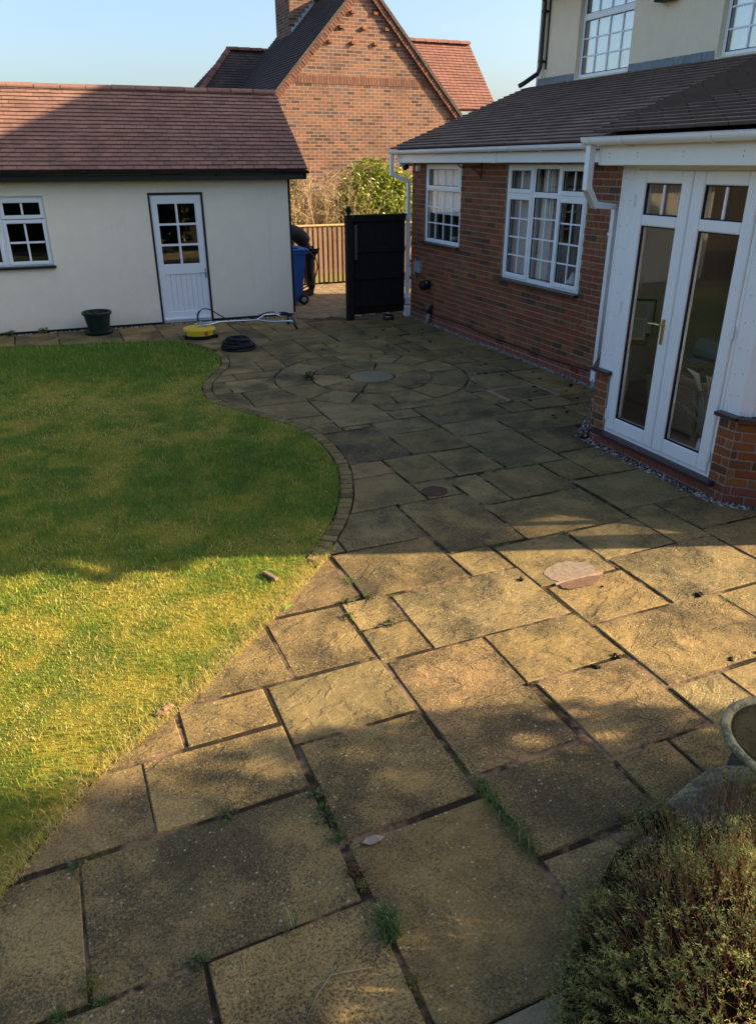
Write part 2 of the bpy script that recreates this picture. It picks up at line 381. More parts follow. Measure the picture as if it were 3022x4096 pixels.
def m_glass(name, tint=(1,1,1), refl=1.0):
    m = bpy.data.materials.new(name); m.use_nodes = True; t = m.node_tree; t.nodes.clear()
    out = t.nodes.new('ShaderNodeOutputMaterial'); mx = t.nodes.new('ShaderNodeMixShader'); tr = t.nodes.new('ShaderNodeBsdfTransparent'); gl = t.nodes.new('ShaderNodeBsdfGlossy')
    gl.inputs['Roughness'].default_value = 0.0; tr.inputs[0].default_value = (*tint, 1)
    fr = t.nodes.new('ShaderNodeFresnel'); fr.inputs[0].default_value = 1.52
    gb = t.nodes.new('ShaderNodeNewGeometry'); mr = t.nodes.new('ShaderNodeMath'); mr.operation = 'MULTIPLY_ADD'; mr.inputs[1].default_value = 1/1.52-1.52; mr.inputs[2].default_value = 1.52; t.links.new(gb.outputs['Backfacing'], mr.inputs[0]); t.links.new(mr.outputs[0], fr.inputs[0])
    mu = t.nodes.new('ShaderNodeMath'); mu.operation = 'MULTIPLY'; mu.use_clamp = True; t.links.new(fr.outputs[0], mu.inputs[0]); mu.inputs[1].default_value = 1.25*refl
    nz = t.nodes.new('ShaderNodeTexNoise'); nz.inputs['Scale'].default_value = 1.4; bp = t.nodes.new('ShaderNodeBump'); bp.inputs['Strength'].default_value = 0.02; bp.inputs['Distance'].default_value = 0.02
    tc = t.nodes.new('ShaderNodeNewGeometry'); t.links.new(tc.outputs['Position'], nz.inputs['Vector']); t.links.new(nz.outputs[0], bp.inputs['Height']); t.links.new(bp.outputs[0], gl.inputs['Normal'])
    t.links.new(mu.outputs[0], mx.inputs[0]); t.links.new(tr.outputs[0], mx.inputs[1]); t.links.new(gl.outputs[0], mx.inputs[2]); t.links.new(mx.outputs[0], out.inputs[0])
    return m
M_GLASS = m_glass('window_glass', (0.985,0.99,0.99))
M_GLASS_U = m_glass('sky_mirroring_glass', (0.95,0.97,0.97), 4.2)
M_GLASS_G = m_glass('old_window_glass', (0.85,0.88,0.86), 1.9)

def m_foliage(name, stops, attr='shade', rough=0.55, trans=0.25):
    t = MT(name, rough, 0.35); a = t.n('ShaderNodeAttribute'); a.attribute_name = attr
    col = t.ramp(a.outputs['Fac'], stops)
    t.setin(t.b, 'Base Color', col)
    if trans > 0:
        out = t.t.nodes['Material Output']; mx = t.n('ShaderNodeMixShader'); tl = t.n('ShaderNodeBsdfTranslucent'); t.L(col, tl.inputs[0]); mx.inputs[0].default_value = trans
        t.L(t.b.outputs[0], mx.inputs[1]); t.L(tl.outputs[0], mx.inputs[2]); t.L(mx.outputs[0], out.inputs[0])
    return t.m
# ------------------------------------------------------------------ numpy helpers
def np_mesh(name, verts, tris, shade=None, smooth=False):
    me = bpy.data.meshes.new(name); nv, nf = len(verts), len(tris)
    me.vertices.add(nv); me.vertices.foreach_set('co', np.ascontiguousarray(verts, dtype=np.float32).ravel())
    me.loops.add(nf*3); me.loops.foreach_set('vertex_index', np.ascontiguousarray(tris, dtype=np.int32).ravel())
    me.polygons.add(nf); me.polygons.foreach_set('loop_start', np.arange(0, nf*3, 3, dtype=np.int32))
    me.update(calc_edges=True); me.validate()
    if shade is not None:
        at = me.attributes.new('shade', 'FLOAT', 'POINT'); at.data.foreach_set('value', np.ascontiguousarray(shade, dtype=np.float32))
    if smooth: me.polygons.foreach_set('use_smooth', np.ones(nf, dtype=bool))
    return me
_g = rng.random((64, 64))
def vnoise(x, y, sc):
    x = np.asarray(x)*sc + 100; y = np.asarray(y)*sc + 100; xi = np.floor(x).astype(int); yi = np.floor(y).astype(int); fx = x-xi; fy = y-yi
    fx = fx*fx*(3-2*fx); fy = fy*fy*(3-2*fy); g = lambda a, b: _g[a % 64, b % 64]
    return (g(xi,yi)*(1-fx)+g(xi+1,yi)*fx)*(1-fy) + (g(xi,yi+1)*(1-fx)+g(xi+1,yi+1)*fx)*fy
def inside(poly, x, y):
    r = np.zeros(len(x), bool); n = len(poly)
    for i in range(n):
        x1, y1 = poly[i]; x2, y2 = poly[(i+1) % n]
        if y1 == y2: continue
        c = ((y1 > y) != (y2 > y)) & (x < (x2-x1)*(y-y1)/(y2-y1)+x1); r ^= c
    return r
def dist_line(pts, x, y):
    d = np.full(len(x), 1e9)
    for (x1,y1),(x2,y2) in zip(pts[:-1], pts[1:]):
        dx, dy = x2-x1, y2-y1; t = np.clip(((x-x1)*dx+(y-y1)*dy)/(dx*dx+dy*dy), 0, 1)
        d = np.minimum(d, np.hypot(x-x1-t*dx, y-y1-t*dy))
    return d
def catmull(pts, k=4):
    out = []; n = len(pts)
    for i in range(n-1):
        p0 = pts[max(i-1,0)]; p1 = pts[i]; p2 = pts[i+1]; p3 = pts[min(i+2,n-1)]
        for j in range(k):
            t = j/k
            out.append(tuple(0.5*((2*b)+(-a+c)*t+(2*a-5*b+4*c-d)*t*t+(-a+3*b-3*c+d)*t**3) for a,b,c,d in zip(p0,p1,p2,p3)))
    return out + [tuple(pts[-1])]

# ------------------------------------------------------------------ ground
t = MT('garden_soil', 0.97, 0.05); c = t.coord('Position')
M_SOIL = t.done(t.mix(t.noise(c, 9, 6, 0.7), (0.028,0.020,0.013), (0.085,0.060,0.038)), 0.97, t.bump(t.noise(c, 40, 6, 0.7), 0.9, 0.02))
g = MB(); g.add([(-220,-160,-.06),(260,-160,-.06),(260,320,-.06),(-220,320,-.06)], [(0,1,2,3)])
tag(link('ground', g.mesh('ground'), M_SOIL), None, None, kind='structure')

CURVE = catmull([(-2.6,0.0),(-1.2,1.55),(-0.54,2.37),(-0.12,2.88),(0.33,3.24),(0.86,3.74),(1.29,4.18),(1.65,4.60),(1.96,5.08),(2.20,5.65),(2.325,6.15),(2.365,6.75),(2.27,7.30),(1.98,7.88),(1.73,8.38),(1.665,8.75),(1.73,9.20),(1.94,9.66),(2.17,10.15),(2.25,10.70),(2.15,11.25),(1.88,11.83),(1.55,12.06),(1.0,12.22),(0.1,12.42),(-0.74,12.63),(-2.2,12.80),(-7.0,12.95)], 5)
PATIO = CURVE + [(-7.0,13.55),(-2.2,13.45),(4.10,13.20),(4.02,12.92),(4.80,12.42),(5.93,12.36),(5.93,7.02),(5.05,6.12),(4.645,5.72),(4.645,4.05),(5.50,3.19),(6.1,2.4),(6.1,1.2),(2.75,1.3),(2.32,1.62),(2.02,1.68),(1.72,1.60),(1.42,1.42),(1.24,1.235),(0.76,1.235),(0.72,0.8),(-2.6,0.0)]
p = MB(); p.add([(a,b,-0.0058) for a,b in PATIO], [tuple(range(len(PATIO)))])
patio = tag(link('patio', p.mesh('patio'), M_JOINT), None, None, kind='structure')

def clip_rect(poly, r):
    x0,x1,y0,y1 = r
    for ax, lim, sg in ((0,x0,1),(0,x1,-1),(1,y0,1),(1,y1,-1)):
        out = []; n = len(poly)
        for i in range(n):
            a, b = poly[i], poly[(i+1)%n]; ia = (a[ax]-lim)*sg >= 0; ib = (b[ax]-lim)*sg >= 0
            if ia: out.append(a)
            if ia != ib:
                tt = (lim-a[ax])/(b[ax]-a[ax]); out.append((a[0]+(b[0]-a[0])*tt, a[1]+(b[1]-a[1])*tt))
        poly = out
        if not poly: return []
    res = []
    for q in poly:
        if not res or math.hypot(q[0]-res[-1][0], q[1]-res[-1][1]) > 0.004: res.append(q)
    if len(res) > 1 and math.hypot(res[0][0]-res[-1][0], res[0][1]-res[-1][1]) < 0.004: res.pop()
    return res
def area(p): return 0.5*sum(p[i][0]*p[(i+1)%len(p)][1]-p[(i+1)%len(p)][0]*p[i][1] for i in range(len(p)))
def minus_disc(poly, c, r):
    d = []
    n = len(poly)
    for i in range(n):
        a, b = poly[i], poly[(i+1)%n]; k = max(1, int(math.hypot(b[0]-a[0], b[1]-a[1])/0.03))
        d += [(a[0]+(b[0]-a[0])*j/k, a[1]+(b[1]-a[1])*j/k, j == 0) for j in range(k)]
    ins = [math.hypot(q[0]-c[0], q[1]-c[1]) < r for q in d]
    if not any(ins): return poly
    if all(ins): return []
    n = len(d); s0 = next(i for i in range(n) if not ins[i] and ins[i-1]); out = []; i = 0
    while i < n:
        q = d[(s0+i) % n]
        if not ins[(s0+i) % n]:
            prv = ins[(s0+i-1) % n]; nx = ins[(s0+i+1) % n]
            if q[2] or prv or nx: out.append(q[:2])
            i += 1
        else:
            a = math.atan2(q[1]-c[1], q[0]-c[0])
            while ins[(s0+i) % n] and i < n: last = d[(s0+i) % n]; i += 1
            b = math.atan2(last[1]-c[1], last[0]-c[0]); da = (b-a+math.pi) % (2*math.pi) - math.pi
            k = max(1, int(abs(da)*r/0.07))
            out += [(c[0]+r*math.cos(a+da*j/k), c[1]+r*math.sin(a+da*j/k)) for j in range(k+1)]
    return out
def flag(poly, mat=M_STONE, name='flagstone', zt=0.0, jit=0.0055, th=0.035, tilt=0.0035, seglen=0.24):
    if len(poly) < 3: return None
    ar = area(poly)
    if abs(ar) < 0.004: return None
    if ar < 0: poly = poly[::-1]
    q = []
    for i in range(len(poly)):
        a, b = poly[i], poly[(i+1) % len(poly)]; L_ = math.hypot(b[0]-a[0], b[1]-a[1]); k = max(1, min(4, int(L_/seglen)))
        for j in range(k):
            q.append((a[0]+(b[0]-a[0])*j/k+random.uniform(-jit,jit), a[1]+(b[1]-a[1])*j/k+random.uniform(-jit,jit)))
    cx = sum(a for a,_ in q)/len(q); cy = sum(b for _,b in q)/len(q); n = len(q); m = MB()
    def ins(a, b, d):
        L_ = math.hypot(cx-a, cy-b) or 1; return a+(cx-a)/L_*d, b+(cy-b)/L_*d
    for d, z in ((-0.002,-th),(0,-0.0055),(0.006,0.0)):
        for a, b in q:
            e, f = ins(a, b, d); m.v.append((e-cx, f-cy, z + (random.uniform(-.0015,.0015) if z == 0 else 0)))
    for l in (0,1):
        for i in range(n): m.f.append((l*n+i, l*n+(i+1)%n, (l+1)*n+(i+1)%n, (l+1)*n+i))
    m.f.append(tuple(range(2*n, 3*n)))
    o = link(name, m.mesh(name), mat, patio, (cx, cy, zt + random.uniform(-.003,.003)))
    o.rotation_euler = (random.uniform(-tilt,tilt), random.uniform(-tilt,tilt), 0)
    return o
CC, CR = (3.70, 8.80), 1.245
RECTS = [(-.25,.715,1.805,2.405),(.05,.715,2.42,2.86),(-.9,.05,2.42,2.86),(-1.3,-.25,1.805,2.405),(-.75,.11,1.0,1.795),(.12,.735,.9,1.795),
 (.255,.71,2.88,3.17),(-.6,.245,2.88,3.17),(.72,1.365,2.70,3.17),(.1,.87,3.19,3.785),(.88,1.36,3.19,3.785),(1.37,1.685,3.46,3.785),(1.37,1.685,3.14,3.45),
 (1.695,2.64,3.135,3.75),(.7,1.52,3.80,4.42),(1.53,2.285,3.775,4.405),(1.3,1.655,4.43,4.75),(1.66,2.305,4.415,4.995),(2.315,2.935,4.105,4.995),(2.295,2.62,3.765,4.095),
 (2.635,3.25,3.455,4.06),(2.655,3.27,2.975,3.44),(2.665,3.595,2.34,2.96),(3.61,4.205,2.34,2.94),(3.28,4.205,2.96,3.585),(3.265,3.885,3.6,4.055),(3.90,4.215,3.59,4.20),
 (4.23,5.2,3.705,4.195),(4.22,5.3,2.95,3.69),(4.22,5.3,2.3,2.94),(2.945,3.885,4.075,4.71),(3.25,3.885,4.725,5.315),(2.945,3.24,4.725,5.335),(2.615,2.925,5.01,5.355),
 (1.8,2.595,5.005,5.635),(2.0,2.605,5.645,5.975),(2.615,3.065,5.37,5.975),(3.075,3.555,5.36,5.965),(3.575,4.195,5.325,6.265),(3.575,4.20,6.28,6.69),(2.94,3.555,5.98,6.585),
 (2.1,2.925,5.985,6.885),(2.935,3.555,6.6,7.02),(2.605,2.92,6.9,7.01),(2.595,3.235,7.03,8.06),(2.1,2.585,6.9,7.175),(2.0,2.585,7.185,7.49),(3.25,3.555,7.035,7.325),
 (3.245,3.85,7.34,7.75),(3.57,4.50,6.70,7.325),(3.895,4.195,4.89,5.305),(4.21,4.8,4.87,5.48),(4.21,4.85,5.49,6.105),(4.22,5.155,6.115,6.72),(3.915,4.8,4.205,4.86),
 (2.04,2.635,2.04,2.64),(2.005,2.65,2.66,3.12),(1.385,1.995,2.19,3.12),(.735,1.375,2.085,2.685),(.745,1.40,1.1,2.07),(1.415,2.03,1.70,2.175),(2.045,2.36,1.5,2.03),
 (2.37,2.75,1.4,2.03),(1.42,1.76,1.1,1.685),(2.655,2.99,1.75,2.325),(3.0,3.6,1.6,2.325),(3.61,4.3,1.5,2.325),(2.76,3.0,1.2,1.74),
 (1.5,2.50,9.61,10.18),(2.51,2.845,9.61,10.18),(1.9,2.84,10.195,11.24),(1.6,2.07,9.30,9.60),(2.08,2.7,9.30,9.60),(1.5,1.88,8.735,9.285),(1.89,2.6,8.735,9.285),
 (1.5,1.97,8.085,8.72),(1.98,2.6,8.085,8.72),(1.6,2.585,7.505,8.07),(2.855,3.425,10.45,11.325),(2.855,3.46,9.6,10.44),(3.435,3.77,10.345,10.885),(3.47,3.79,9.8,10.335),
 (3.12,4.05,11.335,11.955),(3.44,4.055,10.9,11.325),(3.40,4.05,11.97,12.75),(3.115,3.39,11.97,12.75),(3.785,4.38,9.9,10.91),(4.39,4.735,10.40,10.915),(4.39,4.735,9.4,10.39),
 (4.07,4.69,10.93,11.75),(4.07,4.69,11.76,12.6),(4.70,5.3,11.01,11.75),(5.31,5.98,10.95,11.75),(4.70,5.4,11.765,12.6),(5.41,5.98,11.765,12.6),(4.75,5.065,9.815,10.395),
 (5.075,5.98,9.815,10.935),(4.71,5.065,10.41,11.0),(4.3,5.355,8.92,9.80),(5.37,5.98,8.92,9.80),(4.75,5.51,8.33,8.905),(5.52,5.98,8.295,8.905),(4.76,5.395,7.63,8.315),
 (5.41,5.98,7.40,8.28),(4.755,5.365,7.125,7.575),(4.3,4.745,7.63,8.4),(4.495,4.715,7.10,7.61),(3.86,4.485,7.34,7.9),(5.40,5.98,7.06,7.385),(5.39,5.98,6.73,7.05),
 (4.515,4.83,6.735,7.085),(4.84,5.38,6.735,7.085),(5.165,5.98,6.1,6.715),
 (-7,-2.6,12.5,13.6),(-2.59,-1.5,12.5,13.6),(-1.49,-.545,12.5,13.6),(-.535,.085,12.3,13.6),(.095,1.015,12.1,13.6),(1.025,1.62,11.9,13.6),(1.63,2.465,12.55,13.6),(1.63,1.86,11.6,12.54),
 (1.87,2.465,11.6,12.54),(2.475,2.795,12.3,13.6),(2.805,3.105,12.29,13.6),(2.0,2.79,11.25,12.29),(2.8,3.11,11.67,12.28),(2.8,3.11,11.25,11.66),(3.115,3.395,12.76,13.6),(3.4,4.2,12.76,13.6)]
J = 0.0036
PALE = {(2.805,3.105,12.29,13.6)}
for r in RECTS:
    k = random.uniform(0.0, 0.0045)
    q = clip_rect(PATIO, (r[0]+J+k, r[1]-J-k, r[2]+J+k, r[3]-J-k))
    if q: q = minus_disc(q, CC, CR+0.012) if len(q) > 2 else q
    if q: flag(q)
# the paved circle: centre stone and two rings of cut stones
def ring_piece(r0, r1, a0, a1, k=3):
    return [(CC[0]+r1*math.cos(a0+(a1-a0)*i/k), CC[1]+r1*math.sin(a0+(a1-a0)*i/k)) for i in range(k+1)] + [(CC[0]+r0*math.cos(a1+(a0-a1)*i/k), CC[1]+r0*math.sin(a1+(a0-a1)*i/k)) for i in range(k+1)]
flag([(CC[0]+0.285*math.cos(i*math.pi/10), CC[1]+0.285*math.sin(i*math.pi/10)) for i in range(20)], M_STONE_PALE, jit=0.001)
a1s = [R(x) for x in (4, 62, 100, 150, 196, 238, 285, 322, 364)]
for a, b in zip(a1s[:-1], a1s[1:]): flag(ring_piece(0.305, 0.765, a+.022, b-.022), M_STONE, jit=.002, seglen=.5)
a2s = [R(x) for x in (-6, 22, 45, 68, 93, 120, 150, 182, 212, 236, 261, 284, 312, 354)]
for a, b in zip(a2s[:-1], a2s[1:]): flag(ring_piece(0.79, 1.235, a+.011, b-.011), M_STONE, jit=.002, seglen=.5)
# thick pink mortar round one relaid flag
mm = MB()
for (x0,x1,y0,y1) in ((4.70,4.755,7.12,7.62),(4.757,5.40,7.585,7.618),(5.372,5.40,7.09,7.583),(4.757,5.37,7.085,7.118)): mm.bbox(x0,x1,y0,y1,-.02,.004,.003)
M_PINK = plain('pink_fresh_mortar', (0.35,0.215,0.155), 0.95, 0.1, 0.35, 25, 0.6, 90)
link('relaid_mortar', mm.mesh('relaid_mortar'), M_PINK, patio)
# round mortar patch let into a flag and a rusty inspection cap
def blob_disc(cx, cy, rx, ry, z, n=72, jit=.06, name='mortar_patch', mat=None):
    m = MB(); pts = []
    for i in range(n):
        a = 2*math.pi*i/n; k = 1+jit*(.35*math.sin(2*a+cx*9)+.25*math.sin(5*a+1)+.2*math.sin(11*a+2)+.15*math.sin(17*a))+random.uniform(-.015,.015); pts.append((cx+rx*k*math.cos(a), cy+ry*k*math.sin(a)))
    m.prism(pts, z-.012, z); return link(name, m.mesh(name), mat, patio)
blob_disc(2.925,3.545,0.180,0.135,0.0045,mat=plain('grey_pink_cement',(0.245,0.180,0.130),0.95,0.1,0.6,30,0.9,60),jit=.10)
blob_disc(2.90,3.40,0.15,0.055,0.0075,mat=plain('crumbled_red_mortar',(0.165,0.098,0.062),0.95,0.1,0.6,25,0.9,60),jit=.15)
mm = MB(); mm.bbox(2.735,3.115,3.440,3.458,-.01,.0085,.003); link('relaid_mortar', mm.mesh('relaid_mortar'), M_PINK, patio)
blob_disc(2.72,5.13,0.115,0.10,0.0045,name='inspection_cap',mat=plain('rusty_brown_cap',(0.105,0.052,0.036),0.9,0.15,0.6,16,0.8,60),jit=.08)

# setts along the lawn edge
M_SETT = M_STONE
def arclen(pts):
    s = [0]
    for a, b in zip(pts[:-1], pts[1:]): s.append(s[-1]+math.hypot(b[0]-a[0], b[1]-a[1]))
    return s
S = arclen(CURVE)
def at(sv):
    import bisect
    i = min(max(bisect.bisect(S, sv)-1, 0), len(CURVE)-2); tt = (sv-S[i])/(S[i+1]-S[i]); a, b = CURVE[i], CURVE[i+1]
    L_ = math.hypot(b[0]-a[0], b[1]-a[1]); return a[0]+(b[0]-a[0])*tt, a[1]+(b[1]-a[1])*tt, (b[0]-a[0])/L_, (b[1]-a[1])/L_
s0 = next(S[i] for i in range(len(S)) if CURVE[i][1] > 4.3); s1 = next(S[i] for i in range(len(S)) if CURVE[i][1] > 10.9)
sv = s0
while sv < s1:
    L_ = random.uniform(.085,.115); pts = []
    for d, e in ((0.012,.004),(0.012,L_-.010),(.115,L_-.010),(.115,.004)):
        x, y, tx, ty = at(sv+e); d2 = d+random.uniform(-.006,.006); pts.append((x-ty*d2, y+tx*d2))
    flag(pts, M_SETT, 'sett', zt=0.004, jit=.003, tilt=.02, seglen=.2)
    sv += L_

# lawn
LAWN = CURVE + [(-7.0,0.0)]
t = MT('mossy_turf', 0.95, 0.1); c = t.coord('Position')
col = t.mix(t.step(t.noise(c, 2.2, 6, 0.7), 0.40, 0.60), (0.170,0.210,0.034), (0.480,0.370,0.055))
col = t.mix(t.math('MULTIPLY', t.noise(c, 60, 5, 0.75), .6), col, (0.045,0.042,0.014))
M_TURF = t.done(col, 0.95, t.bump(t.noise(c, 90, 5, 0.75), 1.0, 0.02))
lm = MB(); off = []
for i, (x, y) in enumerate(CURVE):
    xx, yy, tx, ty = at(S[i]); d = 0.13 if y > 4.3 else 0.004; off.append((xx-ty*d, yy+tx*d))
lm.add([(a,b,-.002) for a,b in off]+[(-7.0,0.0,-.002)], [tuple(range(len(off)+1))])
tag(link('lawn', lm.mesh('lawn'), M_TURF), None, None, kind='structure')
GRASS_EDGE = off
def grass_blades(x, y, h, wd, lean, zb, shade):
    n = len(x); az = rng.random(n)*2*np.pi; la = rng.random(n)*2*np.pi
    dx, dy = np.cos(az)*wd*.5, np.sin(az)*wd*.5
    lx, ly = np.cos(la)*lean*h, np.sin(la)*lean*h
    v = np.empty((n,5,3)); zz = np.zeros(n)+zb
    v[:,0] = np.stack([x-dx, y-dy, zz], 1); v[:,1] = np.stack([x+dx, y+dy, zz], 1)
    v[:,2] = np.stack([x+dx*.75+lx*.35, y+dy*.75+ly*.35, zz+h*.6], 1); v[:,3] = np.stack([x-dx*.75+lx*.35, y-dy*.75+ly*.35, zz+h*.6], 1)
    v[:,4] = np.stack([x+lx, y+ly, zz+h*np.sqrt(np.maximum(0.05,1-np.minimum(lean,.95)**2))], 1)
    b = (np.arange(n)*5)[:,None]
    tr = np.concatenate([b+np.array([[0,1,2]]), b+np.array([[0,2,3]]), b+np.array([[3,2,4]])], 1).reshape(-1,3)
    return v.reshape(-1,3), tr, np.repeat(shade, 5)
M_GRASS = m_foliage('lawn_grass_blades', [(0.0,(0.130,0.250,0.034)),(0.30,(0.230,0.350,0.042)),(0.52,(0.400,0.400,0.055)),(0.72,(0.580,0.460,0.070)),(0.88,(0.640,0.500,0.110)),(1.0,(0.68,0.57,0.28))], trans=.42)
NG = 560000
gx = rng.uniform(-2.3, 2.4, NG); gy = rng.uniform(1.0, 12.9, NG)
d = np.hypot(gx, gy); keep = rng.random(NG) < np.clip((4.4/np.maximum(d,3.5))**1.7, 0.06, 1)
gx, gy, d = gx[keep], gy[keep], d[keep]
keep = inside(LAWN, gx, gy); gx, gy, d = gx[keep], gy[keep], d[keep]
ed = dist_line(CURVE, gx, gy); lim = np.where(gy > 4.3, 0.115, 0.055) + np.where(gy > 4.3, .05, .17)*(vnoise(gx,gy,6)-.40) + 0.04*(vnoise(gx,gy,23)-.5)
keep = ed > lim; gx, gy, d, ed = gx[keep], gy[keep], d[keep], ed[keep]
patch = vnoise(gx,gy,1.1)*.34+vnoise(gx+9,gy,2.7)*.36+vnoise(gx,gy+5,7)*.30
near = np.clip((5.6-gy)/2.2, 0, 1); left = np.clip((0.9-gx)/1.6, 0, 1)
yel = np.clip((patch-.45)*3.2+.18 + .34*near*left + .14*near, 0, 1)
far = np.clip((gy-9.5)/1.5, 0, 1); yel = yel*(1-.75*far)
shade = np.clip(0.09+0.62*yel+rng.normal(0,.19,len(gx))+ (rng.random(len(gx))<.09)*.45 - 0.08, 0, 1)
h = (rng.uniform(.014,.034,len(gx)))*(1+.5*(1-yel))*(1-.25*near) ; h *= np.where(rng.random(len(gx))<.03, 1.7, 1.0); h *= (1+.8*far); h *= (.65+.8*vnoise(gx+3,gy+8,9))
wd = 0.0030*np.maximum(d,3.6)/3.6*rng.uniform(.7,1.3,len(gx))
lean = np.clip(rng.normal(.55,.28,len(gx))+.25*yel, .05, 1.1)
v_, t_, s_ = grass_blades(gx, gy, h, wd, lean, -.004, shade)
go = link('lawn_grass', np_mesh('lawn_grass', v_, t_, s_), M_GRASS); tag(go, 'mossy green and yellow lawn grass beside the flagged patio', 'grass', kind='stuff')
print('grass blades', len(gx))

# dry thatch and crumbs along the near lawn edge
ne = 5200; ii = rng.random(ne); sA = next(S[i] for i in range(len(S)) if CURVE[i][1] > 1.9); sB = next(S[i] for i in range(len(S)) if CURVE[i][1] > 4.5)
ex = np.array([at(sA+(sB-sA)*k) for k in ii]); od = rng.gamma(1.6, .035, ne)-.03; ox, oy = ex[:,0]-ex[:,3]*od, ex[:,1]+ex[:,2]*od
v_, t_, s_ = grass_blades(ox, oy, rng.uniform(.015,.06,ne), rng.uniform(.0018,.0032,ne), rng.uniform(.85,1.25,ne), .0, np.clip(rng.normal(.86,.16,ne),.2,1))
go = link('dry_thatch', np_mesh('dry_thatch', v_, t_, s_), M_GRASS); tag(go, 'dry straw and thatch along the frayed edge of the lawn', 'thatch', kind='stuff')
# gravel strips by the walls
def pebbles(name, spots, label, rmin=.008, rmax=.02):
    vs_ = []; tr = []
    oc = np.array([(1,0,0),(-1,0,0),(0,1,0),(0,-1,0),(0,0,1),(0,0,-1)], float); fc = np.array([(0,2,4),(2,1,4),(1,3,4),(3,0,4),(2,0,5),(1,2,5),(3,1,5),(0,3,5)])
    sh = []
    for i, (x, y) in enumerate(spots):
        rr = random.uniform(rmin, rmax); a = random.random()*6.28; sc = np.array([rr*random.uniform(.8,1.5), rr*random.uniform(.7,1), rr*random.uniform(.5,.8)])
        q = oc*sc*(1+np.random.default_rng(i).uniform(-.2,.2,(6,1))); ca, sa = math.cos(a), math.sin(a)
        q = np.stack([q[:,0]*ca-q[:,1]*sa+x, q[:,0]*sa+q[:,1]*ca+y, q[:,2]+random.uniform(-.012,.004)], 1)
        vs_.append(q); tr.append(fc+6*i); sh += [random.random()]*6
    return np_mesh(name, np.concatenate(vs_), np.concatenate(tr), np.array(sh), True)
M_PEB = m_foliage('mixed_pebbles', [(0,(0.06,0.045,0.04)),(.35,(0.20,0.13,0.11)),(.7,(0.36,0.30,0.26)),(1,(0.58,0.56,0.52))], trans=0)
def strip_spots(a, b, wd, per):
    L_ = math.hypot(b[0]-a[0], b[1]-a[1]); tx, ty = (b[0]-a[0])/L_, (b[1]-a[1])/L_; out = []
    for i in range(int(L_*per)):
        s = random.random()*L_; e = random.uniform(-wd, 0); out.append((a[0]+tx*s-ty*e, a[1]+ty*s+tx*e))
    return out
sp = strip_spots((5.985,12.3),(5.985,7.05),.07,260)+strip_spots((5.98,7.0),(4.73,5.74),.10,330)+strip_spots((4.735,5.72),(4.735,4.02),.10,420)+strip_spots((4.73,4.03),(6.0,2.76),.10,420)
o = link('gravel_strip', pebbles('gravel_strip', sp, ''), M_PEB); tag(o, 'pale mixed pebbles filling the gap along the brick house wall', 'gravel', kind='stuff')
sp = strip_spots((4.0,13.31),(-3.5,13.60),-.10,240)
o = link('gravel_strip', pebbles('gravel_strip', sp, ''), M_PEB); tag(o, 'pebbles along the foot of the cream garage wall', 'gravel', kind='stuff')

# block paved drive beyond the gate
t = MT('tan_paving_block', 0.9, 0.15); c = t.coord('Position'); r = t.rand()
col = t.hsv(t.mix(r, (0.185,0.130,0.075), (0.270,0.190,0.110)), 0.5, 1, t.math('MULTIPLY_ADD', t.noise(c, 6, 5, .7), .7, .6))
M_BLOCK = t.done(col, 0.9, t.bump(t.noise(c, 60, 4), .5, .005))
dv = MB(); dv.add([(-2.5,13.22,-.02),(9.5,12.1,-.02),(9.5,20.0,-.02),(-2.5,20.0,-.02)], [(0,1,2,3)])
drive = tag(link('driveway', dv.mesh('driveway'), plain('jointing_sand',(0.055,0.045,0.032),.95,.1,.3,20)), None, None, kind='structure')
bk = MB(); ca, sa = math.cos(R(48)), math.sin(R(48))
for i in range(-60, 60):
    for j in range(-14, 14):
        for (ox, oy, w_, h_) in ((0,0,.2,.1),(.0,.1,.1,.2)):
            bx0 = i*.1 + j*.2 + ox; by0 = i*.1 - j*.2 + oy
            u, v = bx0, by0
            x = 5.3+u*ca-v*sa; y = 14.9+u*sa+v*ca
            if not (3.6 < x < 7.3 and 12.75 < y < 17.2): continue
            if y < 12.42+ (4.8-x)*.62+.1 and x < 4.8: continue
            if x > 5.9 and y < 12.7: continue
            bk.bbox(u+.004,u+w_-.004,v+.004,v+h_-.004,-.06,-.004+random.uniform(-.002,.002),.005, fr=lambda a,b,z: (5.3+a*ca-b*sa, 14.9+a*sa+b*ca, z))
o = link('paving_blocks', bk.mesh('paving_blocks'), M_BLOCK, drive); o['kind'] = 'stuff'
# ------------------------------------------------------------------ building helpers
def frame(O, U, N):
    """local (u along the wall, n outwards, z) -> world"""
    O, U, N = Vector(O), Vector(U).normalized(), Vector(N).normalized()
    def f(u, n, z): q = O + U*u + N*n; return (q.x, q.y, O.z+z)
    return f
def cut(segs, holes):
    for a, b in holes:
        nx = []
        for p, q in segs:
            if b <= p or a >= q: nx.append((p, q)); continue
            if a > p: nx.append((p, a))
            if b < q: nx.append((b, q))
        segs = nx
    return segs
BRICKS = []      # (distance, frame fn, u0,u1,z0,z1, material key)
def brick_face(fr, length, z0, ncourse, holes=(), smooth=2, mkey='b', off=0.0, depth=.05):
    for k in range(ncourse):
        zb, zt = z0 + k*.075 + .005, z0 + k*.075 + .070
        u = -0.225 + (0.1125 if k % 2 else 0) + off
        hs = [(h[0]-.002, h[1]+.002) for h in holes if h[2] < zt-.01 and h[3] > zb+.01]
        while u < length:
            for a, b in cut([(max(u+.005, .004), min(u+.220, length-.004))], hs):
                if b-a > .02:
                    key = 's' if k < smooth else mkey
                    c = Vector(fr((a+b)/2, 0, (zb+zt)/2)); BRICKS.append(((c-Vector((0,0,2.5))).length, fr, a, b, zb, zt, key))
            u += .225
